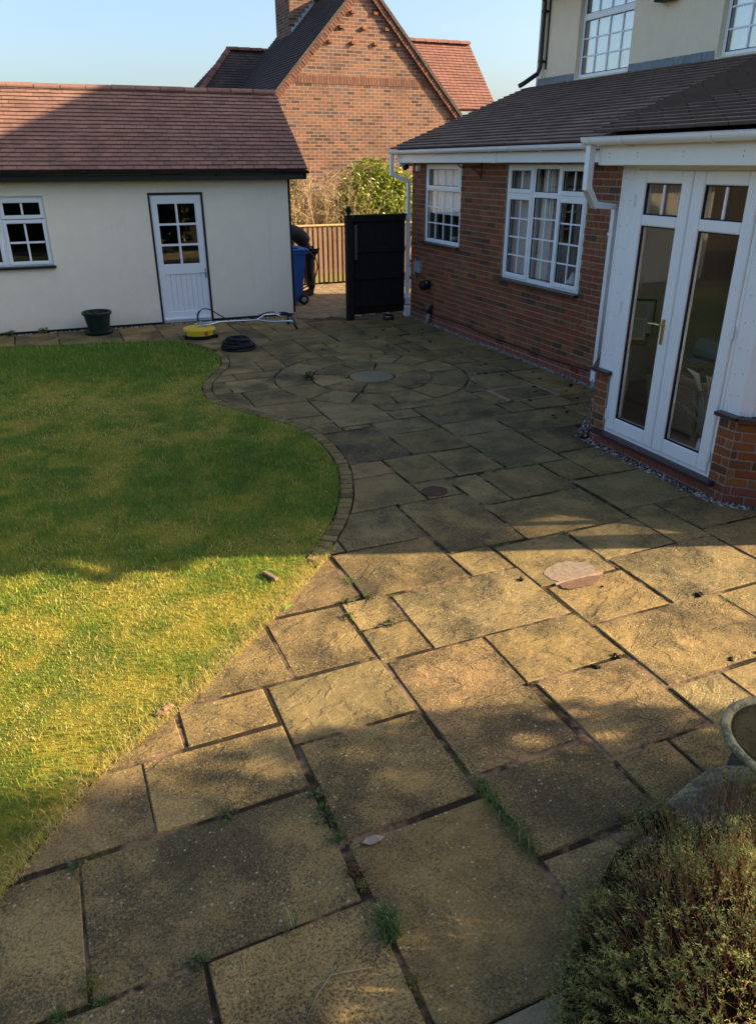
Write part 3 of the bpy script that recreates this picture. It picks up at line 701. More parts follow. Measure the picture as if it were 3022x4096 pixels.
def place_bricks(T, parent_for, nmax=300):
    mats = {'b': M_BRICK, 's': M_BRICK_SMOOTH, 'p': M_BRICK_PORCH}
    BRICKS.sort(key=lambda q: q[0])
    cache = {}; rest = {k: MB() for k in mats}
    for i, (dist, fr, a, b, zb, zt, key) in enumerate(BRICKS):
        pr = random.uniform(.006, .010) if key != 's' else random.uniform(.004,.006)
        if i < nmax:
            L_ = round((b-a)/.005)*.005
            ck = (L_, key)
            if ck not in cache:
                m = MB(); m.bbox(-L_/2, L_/2, -.05, 0, -.0325, .0325, .005 if key == 's' else .008); cache[ck] = m.mesh('brick'); cache[ck].materials.append(mats[key])
            o = bpy.data.objects.new('brick', cache[ck]); COL.objects.link(o); o.parent = parent_for
            c = Vector(fr((a+b)/2, pr, (zb+zt)/2)); u = Vector(fr(1,0,0))-Vector(fr(0,0,0)); n = Vector(fr(0,1,0))-Vector(fr(0,0,0))
            mt = Matrix((u, n, Vector((0,0,1)))).transposed().to_4x4()
            o.matrix_local = Matrix.Translation(c-Vector(T.loc)) @ mt
        else: rest[key].bbox(a, b, -.05, pr, zb, zt, .006, fr=lambda u,n,z,fr=fr: fr(u,n,z))
    for k, m in rest.items():
        if m.v: T.part('brickwork', m, mats[k], parent_for, kind='stuff')

def window(T, fr, u0, u1, z0, z1, lights, fw=.055, depth=(-.06,.0), sash=.045, mat=M_UPVC, glass=M_GLASS, name='window', sill=None, bars_w=.018, muls=()):
    """lights: (a,b,c,d,nx,ny,is_sash) glazed openings (outer edge of the light), with nx x ny small panes"""
    m = MB()
    n0, n1 = depth
    m.bbox(u0,u0+fw,n0,n1,z0,z1,.006,fr); m.bbox(u1-fw,u1,n0,n1,z0,z1,.006,fr)
    m.bbox(u0+fw,u1-fw,n0,n1-.001,z0,z0+fw,.006,fr); m.bbox(u0+fw,u1-fw,n0,n1-.001,z1-fw,z1,.006,fr)
    for (a,b,c,d) in muls: m.bbox(a,b,n0,n1-.002,c,d,.006,fr)
    W = T.part(name, m, mat)
    for (a,b,c,d,nx,ny,sh) in lights:
        ga, gb, gc, gd = a, b, c, d
        if sh:
            s = MB(); k = sash; e = .010
            s.bbox(a,a+k,n0+.01,n1+.014,c,d,.007,fr); s.bbox(b-k,b,n0+.01,n1+.014,c,d,.007,fr)
            s.bbox(a+k,b-k,n0+.01,n1+.013,c,c+k,.007,fr); s.bbox(a+k,b-k,n0+.01,n1+.013,d-k,d,.007,fr)
            T.part('sash', s, mat, W); ga, gb, gc, gd = a+k, b-k, c+k, d-k
        g = MB(); g.box(ga-.004,gb+.004,-.036+n1,-.028+n1,gc-.004,gd+.004,fr)
        T.part('pane', g, glass, W)
        k = MB(); e = .006
        k.box(ga,ga+e,n1-.027,n1-.012,gc,gd,fr); k.box(gb-e,gb,n1-.027,n1-.012,gc,gd,fr); k.box(ga+e,gb-e,n1-.027,n1-.012,gc,gc+e,fr); k.box(ga+e,gb-e,n1-.027,n1-.012,gd-e,gd,fr)
        T.part('gasket', k, M_GASKET, W)
        bb = MB()
        for i in range(1, nx):
            x = ga+(gb-ga)*i/nx; bb.box(x-bars_w/2, x+bars_w/2, n1-.0265, n1-.014, gc+e, gd-e, fr)
        for j in range(1, ny):
            z = gc+(gd-gc)*j/ny; bb.box(ga+e, gb-e, n1-.0262, n1-.0145, z-bars_w/2, z+bars_w/2, fr)
        if bb.v: T.part('glazing_bars', bb, mat, W)
    if sill:
        s = MB(); a, b, zt, th, pr = sill
        s.add([fr(a,n0,zt),fr(b,n0,zt),fr(b,pr,zt-.012),fr(a,pr,zt-.012),fr(a,n0,zt-th),fr(b,n0,zt-th),fr(b,pr,zt-th-.006),fr(a,pr,zt-th-.006)],
              [(0,1,2,3),(4,7,6,5),(0,4,5,1),(1,5,6,2),(2,6,7,3),(3,7,4,0)])
        T.part('sill', s, M_PVCBROWN if mat is M_UPVC else M_BLACK, W)
    return W

# ------------------------------------------------------------------ the brick house on the right
house = Thing('house', 'cream rendered house with red brick lean-to, bay porch and brown tiled roof', 'house', (6.0, 7.0, 0))
WX = 6.0
fw_ = frame((WX,12.45,0), (0,-1,0), (-1,0,0))           # wall facing the patio; u = 12.45 - Y
U = lambda Y: 12.45-Y
w1 = (U(11.96), U(10.77), 1.305, 2.48); w2 = (U(9.51), U(7.75), 1.02, 2.48)
wall = MB()
def wall_with_holes(m, fr, L_, z0, z1, holes, n0, n1):
    xs = sorted({0, L_} | {h[0] for h in holes} | {h[1] for h in holes})
    for a, b in zip(xs[:-1], xs[1:]):
        hs = sorted((h[2], h[3]) for h in holes if h[0] < (a+b)/2 < h[1])
        for p, q in cut([(z0, z1)], hs): m.box(a, b, n0, n1, p, q, fr)
wall_with_holes(wall, fw_, 12.45-6.96, -.06, 2.50, [w1, w2], -.25, 0)
S2 = math.sqrt(.5)
fcN = frame((4.74,4.01,0), (S2,-S2,0), (-S2,-S2,0)); fcF = frame((6.0,6.96,0), (-S2,-S2,0), (-S2,S2,0)); CL = 1.782
fpF = frame((4.74,5.70,0), (0,-1,0), (-1,0,0))          # porch front, u = 5.70 - Y
wall.box(0, .18, -.22, 0, -.06, .70, fpF); wall.box(1.52, 1.69, -.22, 0, -.06, .70, fpF); wall.box(.18, 1.52, -.22, -.004, -.06, .085, fpF)
wall.box(.004, CL-.02, -.2, -.001, -.06, .70, fcN); wall.box(.02, CL-.004, -.2, -.001, -.06, .70, fcF)
BW = house.part('brick_wall', wall, M_MORTAR)
brick_face(fw_, 12.45-6.96, 0.0, 33, [w1, w2, (U(9.555),U(9.335),.07,.15),(U(8.66),U(8.44),.07,.15),(U(7.755),U(7.535),.07,.15)], 2, 'b', .0)
brick_face(fpF, .18, -.005, 9, (), 2, 'p', .05); 
fpN = frame((4.74,4.18,0), (0,-1,0), (-1,0,0)); brick_face(fpN, .17, -.005, 9, (), 2, 'p', .10)
fpM = frame((4.74,5.52,0), (0,-1,0), (-1,0,0)); brick_face(fpM, 1.34, -.065, 2, (), 2, 's', .0)
brick_face(fcN, CL-.02, -.005, 9, (), 2, 'p', -.06); brick_face(fcF, CL-.02, -.005, 9, (), 2, 'p', .02)
place_bricks(house, BW)
# air bricks
for Y in (9.445, 8.55, 7.645):
    a = MB(); u = U(Y); a.bbox(u-.105,u+.105,-.05,.004,.078,.144,.003,fw_); AB = house.part('air_brick', a, M_BRICK_SMOOTH, BW)
    h_ = MB()
    for i in range(9):
        for j in range(2): h_.box(u-.095+i*.0215,u-.095+i*.0215+.013,.0043,.0055,.088+j*.027,.088+j*.027+.018,fw_)
    house.part('air_brick_dark_slots', h_, M_GASKET, BW)  # raised black plates stand in for the shade inside the holes
# damp course and cable clipped along it
d = MB(); pts = [fw_(u, .016, .158 + .012*math.sin(u*1.3) + .006*math.sin(u*4)+ (.03*max(0,.5-u) )) for u in np.linspace(.02, 5.1, 40)]
d.tube(pts, .008, 6); house.part('cable', d, M_GASKET, smooth=True)
# inner faces, floor, partition
inn = MB(); inn.prism([(4.82,4.05),(6.1,2.78),(8.2,2.78),(8.2,6.96),(6.08,6.96),(4.82,5.68)], .0, .10); inn.box(6.1,8.25,6.97,12.4,.0,.10)
house.part('floor', inn, plain('quarry_tile_floor',(0.34,0.21,0.14),.5,.3,.3,4))
pt = MB(); pt.box(6.02,8.19,6.97,7.06,.1,2.62); house.part('partition', pt, plain('cream_plaster',(0.62,0.55,0.42),.9,.1,.08,5))
bk_ = MB(); bk_.box(8.20,8.27,2.8,12.4,0.1,3.5); house.part('inner_wall', bk_, plain('dim_brick_inner_wall',(0.30,0.20,0.135),.9,.1,.3,8,.3,30))
cl_ = MB(); cl_.prism([(4.80,4.05),(6.05,2.80),(8.19,2.80),(8.19,6.95),(6.08,6.95),(4.80,5.66)], 2.49, 2.52); cl_.box(6.05,8.19,7.08,12.28,2.56,2.60); house.part('ceiling', cl_, plain('white_ceiling',(0.85,0.84,0.80),.9,.1,.03))
# upper storey
up = MB(); fu = frame((8.30,12.45,0), (0,-1,0), (-1,0,0)); UL = 12.45-2.0
uw1 = (12.45-11.38,12.45-10.12,3.70,5.05); uw2 = (12.45-8.46,12.45-7.05,3.70,5.05); uw3 = (12.45-5.2,12.45-3.8,3.70,5.05)
wall_with_holes(up, fu, UL, 2.7, 5.45, [uw1, uw2, uw3], -.28, 0)
up.box(8.58,13.4,12.17,12.45,0,5.45); up.box(8.58,13.4,2.0,2.28,2.95,5.45); up.box(8.58,13.4,2.281,3.0,2.90,2.95); up.box(8.35,13.4,2.9,3.1,0,2.899); up.box(13.12,13.4,2.28,12.17,0,5.45)  # near-end overhang added out of view so low sun passes beneath
# gable triangles under the roof
for y0, y1 in ((12.17,12.45),(2.0,2.28)):
    up.add([(8.3,y0,5.45),(13.4,y0,5.45),(10.85,y0,8.0),(8.3,y1,5.45),(13.4,y1,5.45),(10.85,y1,8.0)], [(0,2,1),(3,4,5),(0,1,4,3),(1,2,5,4),(2,0,3,5)])
house.part('rendered_wall', up, M_WALL_U)
rf = MB()
for sx in (-1, 1):
    xe = 10.85+sx*3.0; rf.add([(xe,1.8,5.12),(xe,12.65,5.12),(10.85,12.65,8.15),(10.85,1.8,8.15),(xe,1.8,5.0),(xe,12.65,5.0),(10.85,12.65,8.03),(10.85,1.8,8.03)], [(0,1,2,3),(4,7,6,5),(0,4,5,1),(1,5,6,2),(2,6,7,3),(3,7,4,0)])
house.part('main_roof', rf, M_TILE_H)
for (a,b,c,d_) in (uw1, uw2, uw3):
    fr2 = lambda u,n,z: fu(u, n-.075, z)
    wm = (a+b)/2
    window(house, fr2, a, b, c, d_, [(a+.045,b-.045,c+.055,4.47,4,3,False),(a+.055,b-.055,4.56,d_-.04,4,2,False)], fw=.05, muls=[(a+.05,b-.05,4.47,4.56)], depth=(-.06,0), bars_w=.02, glass=M_GLASS_U)
    cu_ = MB(); n = 60
    for seg in ((a+.02,a+(b-a)*.98),):
        vs_ = []
        for i in range(n+1):
            u = seg[0]+(seg[1]-seg[0])*i/n; q = .025*math.sin(i*1.25)+.012*math.sin(i*.5)
            vs_ += [fu(u,-.215+q,c),fu(u,-.215+q,d_)]
        cu_.add(vs_, [(2*i,2*i+2,2*i+3,2*i+1) for i in range(n)])
    house.part('net_curtain', cu_, plain('white_net_curtain',(0.86,0.86,0.85),.9,.1,.05,6), smooth=True)
    bb = MB(); bb.box(a-.3,b+.3,-1.6,-1.55,c-.5,d_+.3,fu); house.part('dark_room_sheet', bb, M_GASKET)  # black sheet stands in for the unlit room behind the window
# lead flashing
for (ya, yb) in ((12.40,11.40),(10.10,8.49)):
    fl = MB(); n = 16
    for i in range(n):
        a = 12.45-ya+(ya-yb)*i/n; b = 12.45-ya+(ya-yb)*(i+1)/n; j = random.uniform(0,.006); z0 = 3.655
        fl.add([fu(a,.008+j,z0+.12),fu(b,.008+j,z0+.12+random.uniform(-.004,.004)),fu(b,.02+j,z0),fu(a,.02+j,z0),fu(b,.11,z0-.02),fu(a,.11,z0-.02)], [(0,1,2,3),(3,2,4,5)])
    house.part('lead_flashing', fl, M_LEAD)
# wall lamp on the upper storey
lp = MB(); lp.bbox(12.45-9.57,12.45-9.25,.0,.16,4.435,4.53,.01,fu); lp.bbox(12.45-9.47,12.45-9.35,.0,.05,4.53,4.63,.01,fu); house.part('floodlight', lp, M_GASKET)
# black downpipe on the upper storey
dp = MB(); dp.tube([(8.02,12.25,5.05),(8.12,12.25,4.98),(8.235,12.26,4.86),(8.235,12.26,3.93),(8.2,12.27,3.84),(8.02,12.40,3.70),(7.95,12.43,3.66)], .037, 10)
for z in (4.72,4.02): dp.lathe([(.046,-.02),(.046,.02)], (8.235,12.26,z), 12); dp.box(8.235,8.30,12.20,12.32,z-.012,z+.012)
house.part('downpipe', dp, M_BLACK, smooth=False, label='black downpipe at the far corner of the upper storey')
ca_ = MB(); ca_.tube([(8.28,12.17,5.0),(8.28,12.17,3.9)], .012, 6); house.part('cable', ca_, M_GASKET)
# roofs: battened deck and tiles laid row by row
def tile_roof(T, roof, P0, U_, S_, rows, wmin, wmax, gauge, thick, mat, nmax, lo=None, hi=None, tw=.27, jit=.004, name='tile', near_first=True):
    """P0 eave start, U_ along eave, S_ up the slope; lo(row)/hi(row) limit along the eave"""
    U_ = Vector(U_).normalized(); S_ = Vector(S_).normalized(); Nn = U_.cross(S_).normalized()
    if Nn.z < 0: Nn = -Nn
    P0 = Vector(P0); items = []
    for r in range(rows):
        a0 = lo(r) if lo else wmin; a1 = hi(r) if hi else wmax
        u = wmin - (tw/2 if r % 2 else 0)
        while u < a1:
            a, b = max(u, a0), min(u+tw, a1)
            if b-a > .03:
                c = P0+U_*((a+b)/2)+S_*(r*gauge); items.append(((c-Vector((0,0,2.5))).length, r, a, b))
            u += tw
    items.sort(); rest = MB(); cache = {}
    Ln = gauge*1.55
    for i, (dd, r, a, b) in enumerate(items):
        w_ = b-a-.004; L_ = round(w_/.006)*.006; jt = random.uniform(-jit, jit); lift = random.uniform(0, .004)
        tilt = math.atan2(thick*.85, gauge*1.0)
        c = P0+U_*((a+b)/2)+S_*(r*gauge+jt)+Nn*(thick*.2+lift)
        cd, sd = math.cos(-tilt), math.sin(-tilt); S2_ = S_*cd+Nn*sd; N2 = Nn*cd-S_*sd
        yaw = random.uniform(-.008,.008)
        if i < nmax:
            if L_ not in cache:
                m = MB(); m.bbox(-L_/2,L_/2,0,Ln,0,thick,.003); cache[L_] = m.mesh(name); cache[L_].materials.append(mat)
            o = bpy.data.objects.new(name, cache[L_]); COL.objects.link(o); o.parent = roof
            mt = Matrix((U_, S2_, N2)).transposed().to_4x4()
            o.matrix_local = Matrix.Translation(c+N2*thick-Vector(T.loc)) @ mt @ Matrix.Rotation(yaw,4,'Z')
        else:
            fr = lambda x,y,z: tuple(c+N2*thick+U_*x+S2_*y+N2*z)
            rest.box(-L_/2,L_/2,0,Ln,0,thick,fr)
    if rest.v: T.part('roof_tiles', rest, mat, roof, kind='stuff')
EX, EZ, TX, TZ = 5.66, 2.665, 8.30, 3.655
sl = Vector((TX-EX,0,TZ-EZ)); SLN = sl.length; slu = sl.normalized(); nn = Vector((-slu.z,0,slu.x))
deck = MB(); q = [(EX,12.50,EZ),(EX,2.62,EZ),(TX,2.62,TZ),(TX,12.50,TZ)]
lowv = [(a-nn.x*.05,b,c-nn.z*.05) for a,b,c in q]; q = [(a-nn.x*.004,b,c-nn.z*.004) for a,b,c in q]
deck.add(q+lowv, [(0,1,2,3),(4,7,6,5),(0,4,5,1),(1,5,6,2),(2,6,7,3),(3,7,4,0)])
LROOF = house.part('lean_to_roof', deck, M_TILE_H)
GA = .118; RW = int(SLN/GA)
edgeY = lambda X: 5.75+.425*(X-4.47)
tile_roof(house, LROOF, (EX-.03,12.53,EZ+.004), (0,-1,0), slu, RW, 0, 9.9, GA, .022, M_TILE_H, 150, hi=lambda r: 12.53-edgeY(EX+slu.x*r*GA)+.25, tw=.235)
# porch roof, shallower, laid over the lean-to
PX, PZ = 4.46, 2.685; ps = Vector((TX-PX,0,TZ+.02-PZ)); psu = ps.normalized(); PGA = .128; PRW = int(ps.length/PGA); pn = Vector((-psu.z,0,psu.x))
poly = [(4.46,edgeY(4.46)),(8.3,edgeY(8.3)),(8.3,2.6),(5.75,2.6),(4.46,3.88)]
pz = lambda X: PZ+(X-PX)*psu.z/psu.x
pd = MB(); n = len(poly); pd.add([(a,b,pz(a)-.006) for a,b in poly]+[(a,b,pz(a)-.05) for a,b in poly], [tuple(range(n)),tuple(range(n,2*n))[::-1]]+[(i,(i+1)%n,n+(i+1)%n,n+i) for i in range(n)])
PROOF = house.part('porch_roof', pd, M_TILE_P)
tile_roof(house, PROOF, (PX-.03,7.6,PZ+.002), (0,-1,0), psu, PRW, 0, 5.0, PGA, .026, M_TILE_P, 150, lo=lambda r: 7.6-edgeY(PX+psu.x*r*PGA), hi=lambda r: 7.6-(2.6 if PX+psu.x*r*PGA > 5.75 else 3.88-(PX+psu.x*r*PGA-4.46)), tw=.30, jit=.006)
# moss lumps on the roof
ms = []; mt_ = []; sh = []
oc = np.array([(1,0,0),(-1,0,0),(0,1,0),(0,-1,0),(0,0,1),(0,0,-1)], float); fc = np.array([(0,2,4),(2,1,4),(1,3,4),(3,0,4),(2,0,5),(1,2,5),(3,1,5),(0,3,5)])
for i in range(760):
    X = random.uniform(5.75,8.2); Y = random.uniform(6.9,12.4)
    if vnoise([X],[Y],.9)[0] < .42: continue
    row = round((X-EX)/(slu.x*GA)); X = EX+row*slu.x*GA - .02
    z = EZ+(X-EX)*slu.z/slu.x+.035; s_ = random.uniform(.014,.038); k = len(ms)
    ms.append(oc*np.array([s_,s_*random.uniform(.8,2.2),s_*.7])*(1+rng.uniform(-.3,.3,(6,1)))+np.array([X,Y,z])); mt_.append(fc+6*k)
mo = link('roof_moss', np_mesh('roof_moss', np.concatenate(ms)-np.array(house.loc), np.concatenate(mt_), None, True), plain('dark_roof_moss',(0.030,0.028,0.016),.95,.05,.4,30,.6,80), house.o); mo['kind'] = 'stuff'
# fascia, soffit, gutters
fa = MB(); fa.bbox(5.735,5.755,6.0,12.50,2.495,2.66,.003); fa.box(5.757,6.0,6.6,12.48,2.495,2.505); house.part('fascia', fa, M_FASCIA)
fa = MB(); fa.bbox(5.725,5.7345,9.38,9.50,2.492,2.655,.002); house.part('fascia_joint', fa, M_FASCIA)
bx_ = MB(); bx_.bbox(5.76,5.99,12.44,12.50,2.44,2.62,.003); house.part('box_end', bx_, M_FASCIA)
fa = MB(); fa.bbox(4.53,4.552,3.86,5.74,2.475,2.64,.003); fa.box(4.554,4.90,3.9,5.72,2.470,2.482)
fa.v += []; house.part('porch_fascia', fa, M_FASCIA)
fsF = frame((4.54,5.74,0),(S2,S2,0),(-S2,S2,0)); fa = MB(); fa.bbox(0,1.5,0,.02,2.475,2.64,.003,fsF); fa.box(0,1.5,-.3,-.005,2.47,2.482,fsF); house.part('porch_fascia', fa, M_FASCIA)
fsN = frame((4.54,3.86,0),(S2,-S2,0),(-S2,-S2,0)); fa = MB(); fa.bbox(0,1.7,0,.02,2.475,2.64,.003,fsN); fa.box(0,1.7,-.3,-.005,2.47,2.482,fsN); house.part('porch_fascia', fa, M_FASCIA)
def gutter(a, b, r=.052, name='gutter', clips=(), mat=M_UPVC):
    a, b = Vector(a), Vector(b); tdir = (b-a).normalized(); side = tdir.cross(Vector((0,0,1))); m = MB(); k = 10
    prof = [(math.cos(math.pi*(1+i/k)), math.sin(math.pi*(1+i/k))) for i in range(k+1)]
    # ogee-like square-round section with a lip
    sec = [(r*1.05*x, r*1.0*max(y,-1)) for x, y in prof]; sec = [(sec[0][0]-.006, .004)]+sec+[(sec[-1][0]+.006,.004)]; inner = [(x*.88, y*.88+.004) for x, y in sec[::-1]]
    loop = sec+inner; n = len(loop)
    vs_ = [tuple(a+side*x+Vector((0,0,y))) for x,y in loop]+[tuple(b+side*x+Vector((0,0,y))) for x,y in loop]
    m.add(vs_, [(i,(i+1)%n,n+(i+1)%n,n+i) for i in range(n)]); m.add(vs_[:n], [tuple(range(n))]); m.add(vs_[n:], [tuple(range(n))])
    # stop ends
    for e in (a, b): m.add([tuple(e+side*x+Vector((0,0,y))) for x,y in sec], [tuple(range(len(sec)))])
    G_ = house.part(name, m, mat)
    for s in clips:
        c = a+tdir*s; m = MB(); sec2 = [(x*1.10, y*1.10) for x,y in sec]; w_ = .022
        lp_ = sec2+[(x*.97,y*.97) for x,y in sec2[::-1]]; n = len(lp_)
        vs_ = [tuple(c-tdir*w_+side*x+Vector((0,0,y))) for x,y in lp_]+[tuple(c+tdir*w_+side*x+Vector((0,0,y))) for x,y in lp_]
        m.add(vs_, [(i,(i+1)%n,n+(i+1)%n,n+i) for i in range(n)]); m.add(vs_[:n],[tuple(range(n))]); m.add(vs_[n:],[tuple(range(n))])
        m.box(c.x, c.x+.07, c.y-.012, c.y+.012, c.z-r*1.15, c.z-r*1.05)
        house.part('gutter_clip', m, mat, G_)
gutter((5.665,12.66,2.672),(5.665,5.9,2.680), clips=(.12,.85,1.66,2.45,3.2,3.72,4.35,5.2))
gutter((4.455,5.86,2.680),(4.455,3.80,2.683), .056, clips=(.10,.50,1.42))
fgN = Vector((S2,-S2,0)); gutter((4.455,3.80,2.683), tuple(Vector((4.455,3.80,2.683))+fgN*1.75), .056, clips=(.5,1.2))
def sqpipe(name, pts, s=.029, mat=M_UPVC, label=None):
    m = MB()
    for a, b in zip(pts[:-1], pts[1:]):
        a, b = Vector(a), Vector(b); t_ = (b-a).normalized(); sd = t_.cross(Vector((0,1,0)) if abs(t_.y) < .9 else Vector((1,0,0))).normalized(); q_ = t_.cross(sd)
        c = [a+sd*x*s+q_*y*s for x,y in ((-1,-1),(1,-1),(1,1),(-1,1))]+[b+t_*.02+sd*x*s+q_*y*s for x,y in ((-1,-1),(1,-1),(1,1),(-1,1))]
        m.add(c, [(0,3,2,1),(4,5,6,7),(0,1,5,4),(1,2,6,5),(2,3,7,6),(3,0,4,7)])
    return house.part(name, m, mat, label=label)
D1 = sqpipe('downpipe', [(5.665,12.56,2.63),(5.665,12.56,2.33),(5.945,12.49,2.20),(5.945,12.49,0.20),(5.945,12.49,.0)], label='white downpipe at the far corner beside the black gate')
m = MB()
for z in (1.62,.30):
    m = MB(); m.box(5.905,6.0,12.44,12.535,z,z+.03); house.part('pipe_bracket', m, M_UPVC, D1)
m = MB(); m.box(5.90,5.99,12.445,12.535,0,.16); house.part('pipe_foot', m, M_UPVC, D1)
D2 = sqpipe('downpipe', [(4.47,5.80,2.63),(4.47,5.80,2.30),(4.80,6.10,2.14),(5.2,6.50,2.10),(5.94,7.24,2.05)][:3], label='white swan-neck pipe below the end of the porch gutter')
D3 = sqpipe('downpipe', [(4.80,6.10,2.14),(5.95,7.185,2.05),(5.95,7.185,.10)], label='white downpipe in the corner behind the porch')
m = MB(); m.box(5.912,5.99,7.145,7.225,.08,.22); house.part('pipe_foot', m, M_UPVC, D3); m = MB(); m.box(5.915,6.0,7.14,7.23,1.75,1.78); house.part('pipe_bracket', m, M_UPVC, D3)
sh_ = MB(); sh_.tube([(5.95,7.185,.11),(5.93,7.16,.03),(5.88,7.11,.0)], .04, 8); house.part('pipe_shoe', sh_, M_GREYPVC, D3)
# windows in the brick wall
a,b = w1[0],w1[1]
window(house, fw_, a, b, 1.305, 2.475, [(a+.05,b-.05,2.115,2.45,4,1,True),(a+.055,b-.055,1.365,2.09,4,3,False)], muls=[(a+.055,b-.055,2.088,2.118)], sill=(a-.10,b+.02,1.312,.03,.07), depth=(-.07,-.012), sash=.05, fw=.06)
a,b = w2[0],w2[1]; t1, t2 = U(8.89), U(8.34)
window(house, fw_, a, b, 1.02, 2.475, [(a+.035,t1-.01,2.125,2.455,2,1,True),(t1+.03,t2-.03,2.15,2.42,2,1,False),(t2+.01,b-.035,2.125,2.455,2,1,True),
    (a+.035,t1-.01,1.05,2.10,2,4,True),(t1+.03,t2-.03,1.09,2.085,2,4,False),(t2+.01,b-.035,1.05,2.10,2,4,True)],
    muls=[(t1-.025,t1+.03,1.075,2.42),(t2-.03,t2+.025,1.075,2.42),(a+.05,t1-.025,2.10,2.125),(t1+.03,t2-.03,2.085,2.15),(t2+.025,b-.05,2.10,2.125)], sill=(a-.10,b+.02,1.03,.035,.08), depth=(-.07,-.012), sash=.055, fw=.055)
# room end walls so that daylight only comes by the windows
rm = MB(); rm.box(6.25,8.2,12.3,12.44,0,2.9); house.part('end_wall', rm, plain('pale_room_plaster',(0.42,0.40,0.36),.9,.1,.08,5))
fe = frame((6.02,2.72,0),(1,0,0),(0,-1,0)); ew = MB(); hole = (.25,1.95,.90,2.40)
wall_with_holes(ew, fe, 2.26, 0, 2.75, [hole], -.14, 0)
ew.add([fe(0,-.14,2.75),fe(2.26,-.14,2.75),fe(2.26,-.14,3.56),fe(0,0,2.75),fe(2.26,0,2.75),fe(2.26,0,3.56)],[(0,2,1),(3,4,5),(0,1,4,3),(1,2,5,4),(2,0,3,5)])
house.part('end_wall', ew, M_WALL_U)
window(house, fe, hole[0],hole[1],hole[2],hole[3], [(hole[0]+.05,hole[1]-.05,hole[2]+.05,hole[3]-.05,2,1,False)], depth=(-.09,-.03), sill=(hole[0]-.05,hole[1]+.05,hole[2]+.01,.03,.06))
# porch posts and french doors
ps_ = MB(); ps_.bbox(0.0,.18,-.10,-.015,.70,2.475,.004,fpF); ps_.bbox(0.012,.03,-.09,-.011,.70,2.475,.002,fpF)
house.part('corner_panel', ps_, M_UPVC)
ps_ = MB(); ps_.bbox(1.52,1.69,-.10,-.015,.70,2.475,.004,fpF); house.part('corner_panel', ps_, M_UPVC)
sc_ = MB()
for u in (.06,.14,1.57,1.64):
    for k in range(9): z = .85+k*.19+random.uniform(-.02,.02); sc_.lathe([(0,.0025),(.004,.002),(.004,0)], fpF(u,-.014,z), 8, Vector((-1,0,0)))
house.part('screws', sc_, M_GREY)
def sillpiece(fr, a, b, z, pr=.05, back=-.12):
    s = MB(); s.add([fr(a,back,z+.012),fr(b,back,z+.012),fr(b,pr,z),fr(a,pr,z),fr(a,back,z-.025),fr(b,back,z-.025),fr(b,pr,z-.028),fr(a,pr,z-.028)],[(0,1,2,3),(4,7,6,5),(0,4,5,1),(1,5,6,2),(2,6,7,3),(3,7,4,0)])
    house.part('sill', s, M_PVCBROWN)
sillpiece(fpF,-.02,.20,.715); sillpiece(fpF,1.50,1.71,.715); sillpiece(fcN,.0,CL,.713); sillpiece(fcF,.0,CL,.713)
sillpiece(fpF,.08,1.60,.138,.075)
# bay windows on the canted sides
wp = MB(); wp.bbox(.0,CL-.02,-.19,-.02,.70,2.475,.004,fcF); house.part('side_panel', wp, M_UPVC); wp = MB(); wp.box(.05,CL-.1,-.215,-.20,.10,2.475,fcF); house.part('inner_plaster', wp, plain('cream_inner_plaster',(0.66,0.57,0.42),.9,.1,.06,5))
for fr_, nm in ((fcN,'n'),):
    for ua, ub in ((0.0,.10),(CL-.12,CL-.01)):
        pc = MB(); pc.bbox(ua,ub,-.10,-.015,.715,2.475,.004,fr_); house.part('corner_panel', pc, M_UPVC)
    window(house, fr_, .10, CL-.12, .72, 2.475, [(.16,.845,2.08,2.42,2,1,False),(.905,CL-.18,2.08,2.42,2,1,False),(.16,.845,.78,2.02,1,1,False),(.905,CL-.18,.78,2.02,1,1,False)], muls=[(.845,.905,.775,2.42),(.16,.845,2.02,2.08),(.905,CL-.18,2.02,2.08)], depth=(-.08,-.02))
fd = MB(); fd.bbox(.18,.215,-.09,-.012,.14,2.475,.004,fpF); fd.bbox(1.485,1.52,-.09,-.012,.14,2.475,.004,fpF); fd.bbox(.215,1.485,-.09,-.013,2.44,2.475,.004,fpF); fd.bbox(.215,1.485,-.09,-.013,.14,.175,.004,fpF)
DF = house.part('door_frame', fd, M_UPVC)
for (a, b, ga, gb) in ((.217,.838,5.70-5.375,5.70-4.975),(.845,1.483,5.70-4.73,5.70-4.325)):
    m = MB(); n0, n1 = -.075, .004
    m.bbox(a,ga,n0,n1,.178,2.438,.008,fpF); m.bbox(gb,b,n0,n1,.178,2.438,.008,fpF)
    for z0, z1 in ((.178,.305),(2.01,2.095),(2.34,2.438)): m.bbox(ga,gb,n0,n1-.001,z0,z1,.008,fpF)
    D_ = house.part('french_door', m, M_UPVC)
    for z0, z1 in ((.305,2.01),(2.095,2.34)):
        g_ = MB(); g_.box(ga-.004,gb+.004,-.040,-.032,z0-.004,z1+.004,fpF); house.part('pane', g_, M_GLASS, D_)
        k_ = MB(); e = .010
        k_.box(ga,ga+e,-.031,-.010,z0,z1,fpF); k_.box(gb-e,gb,-.031,-.010,z0,z1,fpF); k_.box(ga+e,gb-e,-.031,-.010,z0,z0+e,fpF); k_.box(ga+e,gb-e,-.031,-.010,z1-e,z1,fpF)
        house.part('gasket', k_, M_GASKET, D_)
    b_ = MB(); b_.box((ga+gb)/2-.010,(ga+gb)/2+.010,-.030,-.016,2.105,2.33,fpF); house.part('glazing_bars', b_, M_UPVC, D_)
    hx = a+.002 if a < .5 else b-.002
    for z in (.32,1.32,2.2):
        hg = MB(); hg.tube([fpF(hx,.012,z-.05),fpF(hx,.012,z+.05)], .011, 8); hg.box(hx-.02,hx+.02,.003,.012,z-.045,z+.045,fpF); house.part('hinge', hg, M_UPVC, D_)
